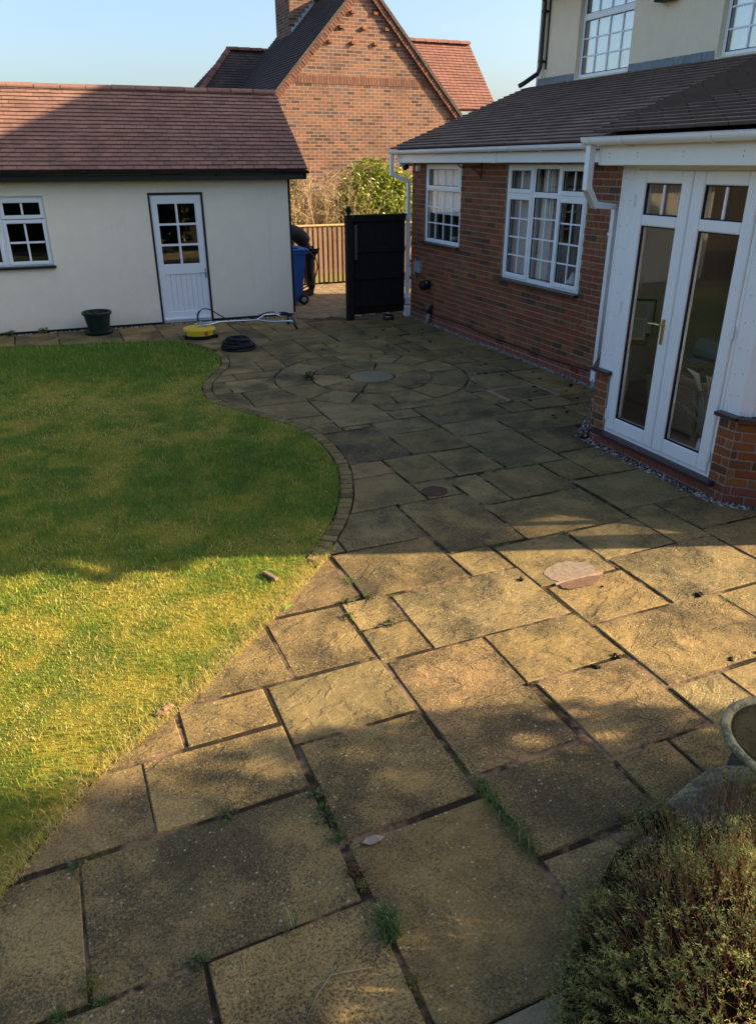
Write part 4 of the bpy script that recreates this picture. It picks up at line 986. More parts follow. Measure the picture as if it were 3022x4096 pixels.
hd = MB(); uc = 5.70-4.93; hd.bbox(uc-.016,uc+.016,.004,.014,1.09,1.30,.003,fpF); hd.tube([fpF(uc,.014,1.255),fpF(uc,.05,1.255)],.009,8); hd.tube([fpF(uc,.05,1.255),fpF(uc-.06,.052,1.256),fpF(uc-.135,.048,1.248)],[.010,.009,.007],8)
house.part('door_handle', hd, M_BRASS, DF)
# screws on the porch fascia
sc_ = MB()
for Y in (5.62,5.28,4.78,4.22):
    for z in (2.535,2.565): sc_.lathe([(0,.002),(.005,.0015),(.005,0)], (4.528,Y,z), 8, Vector((-1,0,0)))
house.part('screws', sc_, M_GREY)
# things fixed to the brick wall
bx = MB(); bx.bbox(.24,.44,.0,.07,.78,.96,.01,fw_); house.part('meter_bracket', bx, M_GREY); bx = MB(); bx.tube([fw_(.20,.02,1.0),fw_(.20,.02,.62)],.012,6); bx.bbox(.17,.23,.0,.05,.72,.95,.006,fw_); house.part('waste_pipe', bx, M_GREYPVC)
cw_ = MB(); ax = Vector((-1,0,-.15)); cw_.lathe([(.04,-.02),(.075,.03),(.085,.09),(.075,.15),(.045,.19),(.0,.20)], fw_(U(11.72),.0,.64), 14, ax); house.part('flue_cowl', cw_, M_GASKET, smooth=True)
lb = MB(); lb.box(U(11.66),U(11.63),.10,.103,.66,.70,fw_); house.part('cowl_label', lb, plain('lime_sticker',(0.35,0.55,0.08),.6,.2,.05))
pp = MB(); pp.tube([fw_(U(11.62),.09,-.02),fw_(U(11.61),.06,.17)],.032,10); house.part('drain_pipe', pp, M_GREYPVC, smooth=True)
pp = MB(); pp.tube([fw_(U(11.61),.06,.17),fw_(U(11.60),.05,.24),fw_(U(11.58),.0,.30)],.035,10); house.part('drain_elbow', pp, M_GASKET, smooth=True)
hb = MB(); hb.tube([fw_(U(10.18),.012,2.49),fw_(U(10.18),.012,2.28)],.010,6); hb.tube([fw_(U(10.18),.012,2.44)]+[fw_(U(10.18),.06+.05*i,2.44) for i in range(7)]+[fw_(U(10.18),.38,2.46),fw_(U(10.18),.40,2.49)],.008,6)
hb.tube([fw_(U(10.18),.012,2.31),fw_(U(10.18),.08,2.38),fw_(U(10.18),.18,2.43)],.006,6); house.part('basket_bracket', hb, M_GASKET)
sc2 = MB(); sc2.lathe([(.035,0),(.04,.02),(.04,.09),(.03,.10)], fw_(.13,.16,2.44), 14, Vector((-1,-.6,-.3))); house.part('security_camera', sc2, M_GASKET, smooth=True)
sc2 = MB(); sc2.bbox(.26,.32,.0,.08,2.37,2.46,.01,fw_); house.part('sensor_box', sc2, M_UPVC)

# ------------------------------------------------------------------ inside the porch and behind the windows
def m_wicker():
    t = MT('wicker_weave', 0.7, 0.25); c = t.coord('Position'); s_ = t.math('ADD', t.math('MULTIPLY', t.n('ShaderNodeSeparateXYZ').outputs[0], 0), 0)
    wv = t.n('ShaderNodeTexWave', wave_type='BANDS', bands_direction='Z'); t.L(c, wv.inputs['Vector']); wv.inputs['Scale'].default_value = 22; wv.inputs['Distortion'].default_value = 1.5; wv.inputs['Detail Scale'].default_value = 8
    col = t.mix(wv.outputs['Fac'], (0.20,0.13,0.07), (0.58,0.43,0.26))
    return t.done(col, .7, t.bump(wv.outputs['Fac'], .8, .01))
M_WICK = m_wicker()
ch = Thing('wicker_armchair', 'honey coloured wicker armchair seen through the french doors', 'armchair', (5.65,5.35,.10))
m = MB()
def panel(m, pts, th):
    a = [Vector(p) for p in pts]; n = (a[1]-a[0]).cross(a[3]-a[0]).normalized()*th; m.add([tuple(p) for p in a]+[tuple(p+n) for p in a], [(0,3,2,1),(4,5,6,7),(0,1,5,4),(1,2,6,5),(2,3,7,6),(3,0,4,7)])
panel(m, [(5.42,5.62,.18),(5.42,5.02,.16),(5.34,5.02,.62),(5.36,5.66,.62)], .05); ch.part('back_panel', m, M_WICK)
for y0 in (5.0,5.62):
    m = MB(); panel(m, [(5.40,y0,.18),(6.05,y0,.18),(6.08,y0,.58),(5.36,y0,.60)], .06); m.tube([(5.34,y0,.62),(5.7,y0+.02,.64),(6.1,y0,.60)], .045, 8); ch.part('arm', m, M_WICK)
m = MB(); m.tube([(5.36,5.0,.63),(5.33,5.3,.66),(5.36,5.66,.63)], .045, 8); ch.part('top_rail', m, M_WICK, smooth=True)
m = MB(); m.bbox(5.42,6.05,5.05,5.6,.38,.50,.03); ch.part('seat_cushion', m, plain('sage_fabric',(0.20,0.24,0.21),.95,.05,.2,12))
for x, y in ((5.42,5.04),(5.42,5.58),(6.0,5.04),(6.0,5.58)):
    m = MB(); m.tube([(x,y,.10),(x,y,.20)],[.024,.034],8); ch.part('leg', m, plain('pale_wood',(0.42,0.28,0.16),.6,.3))
so = Thing('sofa', 'grey blue sofa against the inner porch wall', 'sofa', (6.8,5.0,.10))
M_SOFA = plain('grey_blue_fabric',(0.34,0.42,0.46),.95,.05,.15,20,.3,120)
def m_floral():
    t = MT('leaf_print_fabric', .95, .05); c = t.coord('Position'); n = t.noise(c, 9, 4, .6, 1.2)
    return t.done(t.ramp(n, [(.38,(0.52,0.53,0.48)),(.48,(0.22,0.28,0.24)),(.56,(0.60,0.60,0.54)),(.66,(0.28,0.34,0.27))]), .95)
m = MB(); m.bbox(6.25,7.25,3.3,6.2,.16,.62,.05); so.part('base', m, M_SOFA)
m = MB(); m.bbox(6.22,7.10,3.4,6.1,.56,.80,.09); so.part('seat_cushion', m, M_SOFA, smooth=False)
m = MB(); m.bbox(6.95,7.35,3.3,6.2,.62,1.42,.12); so.part('backrest', m, m_floral())
cu2 = MB(); cx, cy, cz = 6.82, 5.05, 1.06; vs_ = []; n = 12
for i in range(n+1):
    for j in range(n+1):
        a, b = (i/n-.5)*2, (j/n-.5)*2; th = .11*(1-a**4)*(1-b**4); k = 1-.09*(1-min(1,abs(a*b)**.6)); vs_.append((cx-.10+.10*(b)-th, cy+a*.26*k, cz+b*.26*k))
for i in range(n+1):
    for j in range(n+1):
        a, b = (i/n-.5)*2, (j/n-.5)*2; th = .11*(1-a**4)*(1-b**4); k = 1-.09*(1-min(1,abs(a*b)**.6)); vs_.append((cx-.10+.10*(b)+th, cy+a*.26*k, cz+b*.26*k))
q = (n+1)**2; fs = []
for i in range(n):
    for j in range(n): fs.append((i*(n+1)+j,i*(n+1)+j+1,(i+1)*(n+1)+j+1,(i+1)*(n+1)+j)); fs.append((q+i*(n+1)+j,q+(i+1)*(n+1)+j,q+(i+1)*(n+1)+j+1,q+i*(n+1)+j+1))
cu2.add(vs_, fs); cush = Thing('cushion', 'white scatter cushion with green palm leaf print on the sofa', 'cushion', (cx,cy,cz-.25)); cush.part('cover', cu2, plain('white_cotton',(0.66,0.66,0.62),.95,.05,.05), smooth=True)
lf = MB()
for i in range(9):
    for sgn in (-1,1):
        z = cz-.18+i*.042; y = cy-.08-.01*i; lf.add([(cx-.245,y,z),(cx-.232,y+sgn*.10*(1-i/14),z+.05),(cx-.24,y,z+.022)],[(0,1,2)])
cush.part('leaf_print', lf, plain('dark_green_print',(0.05,0.10,0.06),.9,.1))
sf = Thing('wall_shelf', 'dark wall shelf carrying picture frames inside the porch', 'shelf', (5.5,6.1,.9))
fsh = frame((5.02,5.70,0),(S2,S2,0),(S2,-S2,0)); m = MB(); m.bbox(.05,1.45,.0,.20,.90,.94,.004,fsh); sf.part('board', m, plain('dark_wood',(0.05,0.032,0.022),.45,.4))
m = MB(); m.bbox(.12,1.40,.0,.04,.78,.898,.004,fsh); sf.part('bracket', m, plain('dark_wood2',(0.05,0.032,0.022),.45,.4))
for i, (x, y, hh, col) in enumerate(((5.36,5.88,.34,(0.02,0.02,0.02)),(5.19,5.73,.20,(0.35,0.33,0.30)),(5.60,6.12,.26,(0.04,0.03,0.03)))):
    pf = Thing('picture_frame', ['tall black picture frame leaning on the wall shelf','small pale picture frame on the wall shelf','dark picture frame at the far end of the wall shelf'][i], 'frame', (x,y,.94))
    f2 = frame((x,y,.94),(.8,-.6,0),(-.6,-.8,0)); m = MB(); w_ = hh*.72
    for q in ((-w_/2,-w_/2+.02,0,hh),(w_/2-.02,w_/2,0,hh),(-w_/2+.02,w_/2-.02,0,.02),(-w_/2+.02,w_/2-.02,hh-.02,hh)): m.box(q[0],q[1],0,.02,q[2],q[3],fr=lambda u,n,z: f2(u,n-z*.2,z))
    pf.part('moulding', m, plain('frame_paint%d'%i,col,.5,.3)); m = MB(); m.box(-w_/2+.02,w_/2-.02,.002,.008,.02,hh-.02,fr=lambda u,n,z: f2(u,n-z*.2,z)); pf.part('picture', m, plain('grey_print%d'%i,(0.25,0.26,0.25),.5,.3,.5,9))
wh = Thing('wall_wreath', 'dark round ornament hung on the inner wall of the porch', 'ornament', (8.17,6.3,1.9)); m = MB()
m.tube([(8.16,6.3+.17*math.cos(a),1.9+.17*math.sin(a)) for a in np.linspace(0,2*math.pi,24,endpoint=False)],.018,6,closed=True); m.tube([(8.16,6.3+.08*math.cos(a),1.9+.08*math.sin(a)) for a in np.linspace(0,2*math.pi,16,endpoint=False)],.012,6,closed=True); wh.part('ring', m, M_GASKET)
vp = Thing('potted_grass', 'white vase of feathery pale grass just inside the right french door', 'plant', (5.02,4.52,.10))
m = MB(); m.lathe([(.05,0),(.075,.03),(.085,.12),(.07,.20),(.075,.22),(.065,.21)], (5.02,4.52,.10), 18); vp.part('vase', m, plain('white_glaze',(0.68,0.68,0.66),.25,.5,.05), smooth=True)
m = MB()
for i in range(70):
    a = random.random()*6.28; sp_ = random.uniform(.05,.34); hh = random.uniform(.35,.62); pts = []
    for k in range(6): s_ = k/5; pts.append((5.02+math.cos(a)*sp_*s_**1.7, 4.52+math.sin(a)*sp_*s_**1.7, .28+hh*(s_-.30*s_*s_*(sp_*3))))
    m.tube(pts,[.004,.004,.0035,.003,.002,.001],4,cap=False)
vp.part('blades', m, plain('grey_green_blades',(0.22,0.27,0.20),.7,.2,.25,20))
m = MB()
for i in range(9):
    a = random.random()*6.28; x, y = 5.02+math.cos(a)*.12, 4.52+math.sin(a)*.12; m.tube([(x,y,.75),(x+.05*math.cos(a),y+.05*math.sin(a),.88),(x+.13*math.cos(a),y+.13*math.sin(a),.93)],[.012,.022,.006],7)
vp.part('plume', m, plain('cream_plume',(0.52,0.45,0.34),.95,.05,.2,40), smooth=True)
def curtain(name, label, u0, u1, z0, z1, mat, waves, n=48):
    c = Thing(name, label, 'curtain', fw_(.5*(u0+u1),-.2,z0)); m = MB(); vs_ = []
    for i in range(n+1):
        u = u0+(u1-u0)*i/n; q = .028*math.sin(i/n*waves*6.28)+.01*math.sin(i*.9); vs_ += [fw_(u,-.15+q,z0),fw_(u+.01*math.sin(i),-.15+q*.5,z1)]
    m.add(vs_, [(2*i,2*i+2,2*i+3,2*i+1) for i in range(n)]); c.part('cloth', m, mat, smooth=True)
M_CURT = plain('cream_curtain',(0.80,0.74,0.67),.9,.1,.1,8); M_CURT2 = plain('dusky_pink_curtain',(0.52,0.44,0.42),.95,.05,.1,8)
curtain('curtain','pale curtain at the left of the wide brick-wall window',w2[0]+.02,U(8.95),1.0,2.5,M_CURT2,6)
curtain('curtain','cream curtain in the middle of the wide brick-wall window',U(8.86),U(8.62),1.0,2.5,M_CURT,4)
curtain('curtain','dusky curtain beside the middle light of the wide window',U(8.60),U(8.40),1.0,2.5,M_CURT2,4)
bl = Thing('window_blind', 'white blind drawn halfway down the narrow brick-wall window', 'blind', fw_(1.0,-.16,2.0)); m = MB()
for k in range(14): m.bbox(w1[0]+.06,w1[1]-.05,-.118-.004*(k%2),-.108-.004*(k%2),1.74+k*.05,1.79+k*.05,.002,fw_)
bl.part('fabric', m, plain('white_blind_cloth',(0.85,0.84,0.81),.9,.1,.05))
for i, (Y, r_, hh, col, lab) in enumerate(((11.02,.07,.13,(0.66,0.66,0.64),'white plant pot on the narrow window ledge'),(11.3,.09,.05,(0.55,0.45,0.36),'shallow cream dish on the narrow window ledge'))):
    p_ = Thing('plant_pot' if i == 0 else 'dish', lab, 'pot' if i == 0 else 'dish', fw_(U(Y),-.2,1.35)); m = MB(); m.lathe([(r_*.75,0),(r_,hh),(r_*.9,hh),(r_*.7,.02)], fw_(U(Y),-.22,1.36), 18); p_.part('bowl', m, plain('ledge_glaze%d'%i,col,.35,.4,.05), smooth=True)
    if i == 0:
        m = MB()
        for k in range(30): a = random.random()*6.28; s_ = random.uniform(.05,.14); q = Vector(fw_(U(Y),-.22,1.47)); e = q+Vector((math.cos(a)*s_,math.sin(a)*s_,random.uniform(.03,.16))); f_ = (e-q).cross(Vector((0,0,1))).normalized()*.018; md = q*.5+e*.5; m.add([tuple(q),tuple(md+f_),tuple(e),tuple(md-f_)],[(0,1,2,3)])
        p_.part('leaves', m, plain('dark_leaf',(0.03,0.06,0.02),.5,.3))
ow = Thing('owl_ornament', 'white ornament standing on the wide window ledge', 'ornament', fw_(U(8.43),-.16,1.05)); m = MB(); m.lathe([(.05,0),(.055,.05),(.05,.12),(.04,.15),(.045,.18),(.03,.21),(0,.215)], fw_(U(8.46),-.17,1.06), 14); ow.part('body', m, plain('white_china',(0.66,0.64,0.60),.35,.4,.08), smooth=True)
hn = Thing('hen_ornament', 'white hen shaped ornament at the right end of the wide window ledge', 'ornament', fw_(U(8.1),-.16,1.05)); m = MB(); m.lathe([(.045,0),(.08,.03),(.085,.06),(.05,.10),(.03,.14),(.012,.17),(0,.18)], fw_(U(8.10),-.17,1.06), 14); hn.part('body', m, plain('white_china2',(0.62,0.60,0.56),.35,.4,.08), smooth=True)
# ------------------------------------------------------------------ garage
GD = Vector((.99923,-.03911,0)); GN = Vector((.03911,.99923,0)); GO = GN*13.4866
fg = frame(tuple(GO), tuple(GD), tuple(-GN))           # u = along, n = towards the patio
garage = Thing('garage', 'long cream rendered outbuilding with red tiled roof and white half-glazed door', 'garage', tuple(GO))
gw = MB(); GL = -5.0
shift = lambda u,n,z: fg(u+GL,n,z)
door_h = (1.251-GL, 2.125-GL, -.05, 2.071); gwin = (-1.66-GL, -.30-GL, 1.03, 2.045)
wall_with_holes(gw, shift, 3.56-GL, .035, 2.34, [door_h, gwin], -.22, 0)
gw.box(3.34,3.559,-3.26,-.22,.035,2.34,fg); gw.box(GL,3.34,-3.26,-3.04,.035,2.34,fg); gw.box(GL,GL+.2,-3.04,-.22,.035,2.34,fg)
gw.add([fg(3.34,-.02,2.34),fg(3.34,-3.24,2.34),fg(3.34,-1.63,3.50),fg(3.559,-.02,2.34),fg(3.559,-3.24,2.34),fg(3.559,-1.63,3.50)],[(0,2,1),(3,4,5),(0,1,4,3),(1,2,5,4),(2,0,3,5)])
garage.part('rendered_wall', gw, M_WALL_G)
pl_ = MB(); pl_.box(GL,1.25,-.2,-.012,-.06,.035,fg); pl_.box(2.126,3.545,-.2,-.012,-.06,.035,fg); pl_.box(3.3,3.545,-3.2,-.2,-.06,.035,fg); garage.part('plinth', pl_, M_BLACK)
co = MB(); co.bbox(3.56,3.60,-.35,.004,.05,2.26,.004,fg); garage.part('corner_board', co, M_BLACKWOOD)
# lintel bead over the window
be = MB(); be.tube([fg(-2.0,.003,2.058),fg(-.22,.003,2.058)],.006,5); be.tube([fg(-.22,.003,2.058),fg(-.26,.003,2.20),fg(-.27,.003,2.30)],.004,5); garage.part('render_bead', be, M_WALL_G)
# door
m = MB(); m.bbox(1.251,1.283,-.10,.006,0,2.07,.003,fg); m.bbox(2.094,2.125,-.10,.006,0,2.07,.003,fg); m.bbox(1.283,2.094,-.10,.006,2.036,2.07,.003,fg)
garage.part('door_frame', m, M_BLACK)
m = MB(); n0, n1 = -.065, -.018; a0, a1, b0, b1 = 1.286, 1.388, 1.982, 2.091
m.bbox(a0,a1,n0,n1,.012,2.034,.004,fg); m.bbox(b0,b1,n0,n1,.012,2.034,.004,fg); m.bbox(a1,b0,n0,n1-.001,1.90,2.034,.004,fg); m.bbox(a1,b0,n0,n1-.001,.80,.965,.004,fg); m.bbox(a1,b0,n0,n1-.001,.012,.19,.004,fg)
GDR = garage.part('door', m, M_PAINT)
for i in range(7):
    w_ = (b0-a1)/7; m = MB(); m.bbox(a1+i*w_+.0015,a1+(i+1)*w_-.0015,n0+.01,n1-.014,.185,.805,.004,fg); garage.part('tongue_board', m, M_PAINT, GDR)
m = MB(); m.box(1.668,1.702,n0+.005,n1-.002,.965,1.90,fg)
for z in (1.268,1.588): m.box(a1,1.668,n0+.006,n1-.003,z-.016,z+.016,fg); m.box(1.702,b0,n0+.006,n1-.003,z-.016,z+.016,fg)
garage.part('glazing_bars', m, M_PAINT, GDR)
for i, (u0,u1) in enumerate(((a1,1.668),(1.702,b0))):
    for z0,z1 in ((.965,1.252),(1.284,1.572),(1.604,1.90)):
        m = MB(); m.box(u0-.004,u1+.004,n1-.028,n1-.024,z0-.004,z1+.004,fg); garage.part('pane', m, M_GLASS_G, GDR)
m = MB(); m.bbox(2.045,2.075,n1,n1+.008,.725,.875,.002,fg); m.tube([fg(2.06,n1+.008,.825),fg(2.06,n1+.05,.825)],.009,8); m.tube([fg(2.06,n1+.05,.825),fg(1.97,n1+.05,.822)],.009,8); garage.part('door_handle', m, M_STEEL, GDR)
m = MB(); m.bbox(1.292,2.085,n1,n1+.03,.05,.085,.006,fg); garage.part('weather_bar', m, M_PAINT, GDR)
m = MB(); m.box(1.284,2.093,-.16,.02,-.02,.01,fg); garage.part('threshold', m, M_STONE)
# window
a, b = -1.66, -.30; mu = -.955
window(garage, fg, a, b, 1.03, 2.045, [(mu+.02,b-.015,1.725,2.01,2,1,True),(mu+.02,b-.015,1.05,1.715,2,2,True),(a+.015,mu-.02,1.725,2.01,2,1,True),(a+.015,mu-.02,1.05,1.715,2,2,True)], fw=.035, depth=(-.09,-.035), sash=.055, mat=M_PAINT, glass=M_GLASS_G, muls=[(mu-.02,mu+.02,1.065,2.01)], bars_w=.03, sill=(a-.05,b+.03,1.04,.035,.055))
m = MB(); m.box(GL+.2,3.34,-3.04,-3.0,.0,2.4,fg); m.box(GL+.2,3.34,-3.04,-.22,-.02,.0,fg); garage.part('unlit_backing', m, M_GASKET)  # black sheets stand in for the unlit inside of the garage
# roof
EOF_, EZ2, RD, RZ = .30, 2.40, -1.63, 3.635
ev = lambda u: Vector(fg(u, EOF_, EZ2)); rv = lambda u: Vector(fg(u, RD, RZ))
m = MB(); u0, u1 = GL-.2, 3.83; th = Vector((0,0,-.05))
bv = lambda u: Vector(fg(u, 2*RD-EOF_, EZ2)); dn = Vector((0,0,-.012))
P_ = [ev(u0)+dn,ev(u1)+dn,rv(u1)+dn,rv(u0)+dn,bv(u0)+dn,bv(u1)+dn]; m.add([tuple(p) for p in P_]+[tuple(p+th) for p in P_],[(0,1,2,3),(3,2,5,4),(6,9,8,7),(9,10,11,8),(0,6,7,1),(1,7,8,2),(2,8,11,5),(4,5,11,10),(0,3,9,6),(3,4,10,9)])
GROOF = garage.part('roof', m, M_TILE_G)
ssl = rv(0)-ev(0); GGA = .1095; nr = int(ssl.length/GGA)
tile_roof(garage, GROOF, tuple(ev(GL-.2)-ssl.normalized()*.035), tuple(GD), ssl.normalized(), nr+1, 0, u1-u0, GGA, .019, M_TILE_G, 300, tw=.185, jit=.003)
nr_ = int((u1-u0)/.40)
for i in range(nr_+1):
    a = u1-.40*(i+1); b = u1-.40*i-.012; m = MB(); k = 10; lp = []
    for j in range(k+1):
        an = math.pi*(.08+.84*j/k); lp.append((math.cos(an)*.135, math.sin(an)*.105-.045))
    lp2 = lp+[(x*.85,y*.85-.004) for x,y in lp[::-1]]; n = len(lp2); zz = random.uniform(-.004,.004)
    vs_ = [fg(a, RD+x, RZ+y+zz) for x,y in lp2]+[fg(b, RD+x, RZ+y+zz) for x,y in lp2]
    m.add(vs_, [(q,(q+1)%n,n+(q+1)%n,n+q) for q in range(n)]+[tuple(range(n)),tuple(range(n,2*n))]); garage.part('ridge_tile', m, M_TILE_G, GROOF)
m = MB(); m.bbox(GL-.2,3.82,.20,.225,2.255,2.385,.003,fg); m.box(GL-.2,3.56,.0,.20,2.25,2.262,fg); m.bbox(3.56,3.815,.0,.20,2.248,2.375,.003,fg); garage.part('fascia', m, M_BLACK)
# verge board on the gable
m = MB(); q = [fg(3.80,EOF_-.03,EZ2-.03),fg(3.80,RD,RZ-.035),fg(3.80,RD,RZ-.17),fg(3.80,EOF_-.03,EZ2-.15)]; q2 = [fg(3.825,EOF_-.03,EZ2-.03),fg(3.825,RD,RZ-.035),fg(3.825,RD,RZ-.17),fg(3.825,EOF_-.03,EZ2-.15)]
m.add(q+q2,[(0,3,2,1),(4,5,6,7),(0,1,5,4),(1,2,6,5),(2,3,7,6),(3,0,4,7)]); garage.part('barge_board', m, M_BLACKWOOD)
m = MB(); n = 8; sec = [(math.cos(math.pi*(1+i/n))*.05, math.sin(math.pi*(1+i/n))*.05) for i in range(n+1)]; sec += [(x*.88,y*.88) for x,y in sec[::-1]]; k = len(sec)
vs_ = [fg(GL-.2,.285+x,2.385+y) for x,y in sec]+[fg(3.86,.285+x,2.385+y) for x,y in sec]; m.add(vs_,[(i,(i+1)%k,k+(i+1)%k,k+i) for i in range(k)]+[tuple(range(k)),tuple(range(k,2*k))])
GUT = garage.part('gutter', m, M_BLACK)
for u in (-2.9,-1.9,-.3,.35,1.35,2.35,3.3):
    m = MB(); m.box(u-.015,u+.015,.225,.25,2.30,2.38,fg); m.box(u-.015,u+.015,.23,.345,2.322,2.332,fg); garage.part('gutter_clip', m, M_BLACK, GUT)

# ------------------------------------------------------------------ neighbour's house
nb = Thing('neighbour_house', 'tall brick gabled house with steep grey and red tiled roofs beyond the drive', 'house', (8.33,20.17,0))
m = MB(); AX, AY, AZ, K = 8.33, 20.17, 6.50, 1.045; hw = 3.7
m.add([(AX-hw,AY,0),(AX+hw,AY,0),(AX+hw,AY,AZ-K*hw),(AX,AY,AZ),(AX-hw,AY,AZ-K*hw)]+[(AX-hw,AY+.3,0),(AX+hw,AY+.3,0),(AX+hw,AY+.3,AZ-K*hw),(AX,AY+.3,AZ),(AX-hw,AY+.3,AZ-K*hw)],[(0,1,2,3,4),(5,9,8,7,6),(0,5,6,1),(1,6,7,2),(2,7,8,3),(3,8,9,4),(4,9,5,0)])
m.box(AX-hw,AX-hw+.3,AY+.3,27.5,0,AZ-K*hw-.02); m.box(AX+hw-.3,AX+hw,AY+.3,27.5,0,AZ-K*hw-.02)
m.box(AX+hw,12.35,20.55,24.0,0,3.75); NW = nb.part('brick_wall', m, M_GABLE)
# soldier course and projecting headers on the gable
m = MB(); x = 6.35
while x < 10.38:
    m.bbox(x+.004,x+.071,AY-.008,AY+.02,4.27,4.45,.004); x += .075
nb.part('soldier_course', m, m_brick('gable_soldier_brick', [(0,(0.12,0.068,0.05)),(.5,(0.22,0.105,0.07)),(1,(0.17,0.09,0.065))]), NW)
for row, zz in enumerate((5.82,5.50,5.18)):
    for i in range(row+2):
        x = AX - (row+1)*.30 + i*.60; m = MB(); m.bbox(x-.052,x+.052,AY-.06,AY+.02,zz-.034,zz+.034,.004); nb.part('projecting_brick', m, M_BRICK, NW)
def slope(m, a, b, c, d_, th=.07):
    a,b,c,d_ = map(Vector,(a,b,c,d_)); n = (b-a).cross(d_-a).normalized(); n = n if n.z > 0 else -n
    m.add([tuple(p) for p in (a,b,c,d_)]+[tuple(p-n*th) for p in (a,b,c,d_)],[(0,1,2,3),(4,7,6,5),(0,4,5,1),(1,5,6,2),(2,6,7,3),(3,7,4,0)])
def m_rowroof(name, A, B, dk):
    t = MT(name, .92, .1); c = t.coord('Position'); sp = t.n('ShaderNodeSeparateXYZ'); t.L(c, sp.inputs[0])
    cm = t.n('ShaderNodeCombineXYZ'); t.L(t.math('ADD', sp.outputs[0], sp.outputs[1]), cm.inputs[0]); t.L(sp.outputs[2], cm.inputs[1])
    b = t.n('ShaderNodeTexBrick'); t.L(cm.outputs[0], b.inputs['Vector']); b.inputs['Scale'].default_value = 1; b.inputs['Brick Width'].default_value = .17; b.inputs['Row Height'].default_value = .075; b.inputs['Mortar Size'].default_value = .004
    b.inputs['Color1'].default_value = (0,0,0,1); b.inputs['Color2'].default_value = (1,1,1,1)
    col = t.mix(b.outputs['Color'], A, B); col = t.hsv(col,.5,1,t.math('MULTIPLY_ADD',t.noise(c,5,5,.7),.8,.6))
    return t.done(t.mix(t.math('MULTIPLY', b.outputs['Fac'], .8), col, dk), .92)
M_NR1 = m_rowroof('steep_grey_tiles', (0.085,0.068,0.060),(0.120,0.085,0.070),(0.030,0.026,0.024)); M_NR2 = m_rowroof('clay_tiles', (0.190,0.092,0.068),(0.240,0.112,0.082),(0.11,0.05,0.04))
def tile_rows(m, P0, U_, L0, L1, S_, length, g=.105, th=.02, fl=None):
    """overlapping full-width tile courses"""
    U_ = Vector(U_).normalized(); S_ = Vector(S_).normalized(); N_ = U_.cross(S_); N_ = N_ if N_.z > 0 else -N_; P0 = Vector(P0)
    for r in range(int(length/g)+1):
        a, b = (L0, L1) if fl is None else fl(r*g)
        if b-a < .05: continue
        x = a
        while x < b-.02:
            e = min(b, x+.168); o = P0+S_*(r*g+random.uniform(-.005,.005)); l = random.uniform(0,.005)
            p = [o+U_*(x+.003)+N_*(th+l), o+U_*(e-.003)+N_*(th+l), o+U_*(e-.003)+S_*g*1.15+N_*.001, o+U_*(x+.003)+S_*g*1.15+N_*.001, o+U_*(x+.003), o+U_*(e-.003)]
            m.add([tuple(q) for q in p],[(0,1,2,3),(4,5,1,0)]); x = e
ov = .12
m = MB(); zl = AZ+.08
e_ = lambda sx, Y: (AX+sx*(hw+.35), Y, zl-K*(hw+.35))
slope(m, e_(-1,AY-ov), e_(-1,25.4), (AX,25.4,zl), (AX,AY-ov,zl)); slope(m, e_(1,AY-ov), e_(1,25.4), (AX,25.4,zl), (AX,AY-ov,zl))
MR = nb.part('main_roof', m, M_NR1)
m = MB(); sl_ = Vector((1,0,K)); tile_rows(m, e_(-1,AY-ov), (0,1,0), 0, 25.4-AY+ov, sl_, math.hypot(hw+.35,K*(hw+.35))); o = nb.part('roof_tiles', m, M_TILE_N, MR); o['kind'] = 'stuff'
# brick verge under the gable edge (stepped dentils on the right, bricks on edge on the left)
m = MB()
for sx in (-1,1):
    L_ = math.hypot(hw+.3,K*(hw+.3)); n = int(L_/.078); dx = Vector((-sx,0,K)).normalized(); nx = Vector((sx*K,0,1)).normalized()
    for i in range(n):
        p = Vector((AX+sx*(hw+.3),AY-.05,zl-.09-K*(hw+.3)))+dx*(i*.078); jj = random.uniform(-.006,.006)
        f2 = lambda u,v,z: tuple(p+dx*u+Vector((0,v,0))+nx*z)
        m.bbox(.003,.072,-.04+jj,.12,-.14,.02,.005,f2)
nb.part('verge_bricks', m, m_brick('verge_brick', [(0,(0.10,0.06,0.05)),(.5,(0.22,0.095,0.06)),(1,(0.17,0.08,0.055))]), NW)
def ridge_run(a, b, r=.12, mat=M_TILE_N, n_=None):
    a, b = Vector(a), Vector(b); L_ = (b-a).length; k = n_ or int(L_/.35); td = (b-a).normalized(); sd = td.cross(Vector((0,0,1))).normalized(); up = sd.cross(td)
    m = MB()
    for i in range(k):
        p, q = a+td*(L_*i/k), a+td*(L_*(i+1)/k-.02); sec = [(math.cos(math.pi*j/6)*r, math.sin(math.pi*j/6)*r*.75-.03) for j in range(7)]; w_ = 1.0
        vs_ = [tuple(p+sd*x+up*y) for x,y in sec]+[tuple(q+sd*x*1.06+up*(y*1.06+.008)) for x,y in sec]; m.add(vs_,[(j,j+1,8+j,7+j) for j in range(6)]+[tuple(range(7)),tuple(range(7,14))])
    return m
nb.part('ridge_tiles', ridge_run((AX,AY-ov,zl),(AX,25.4,zl)), M_TILE_N, MR)
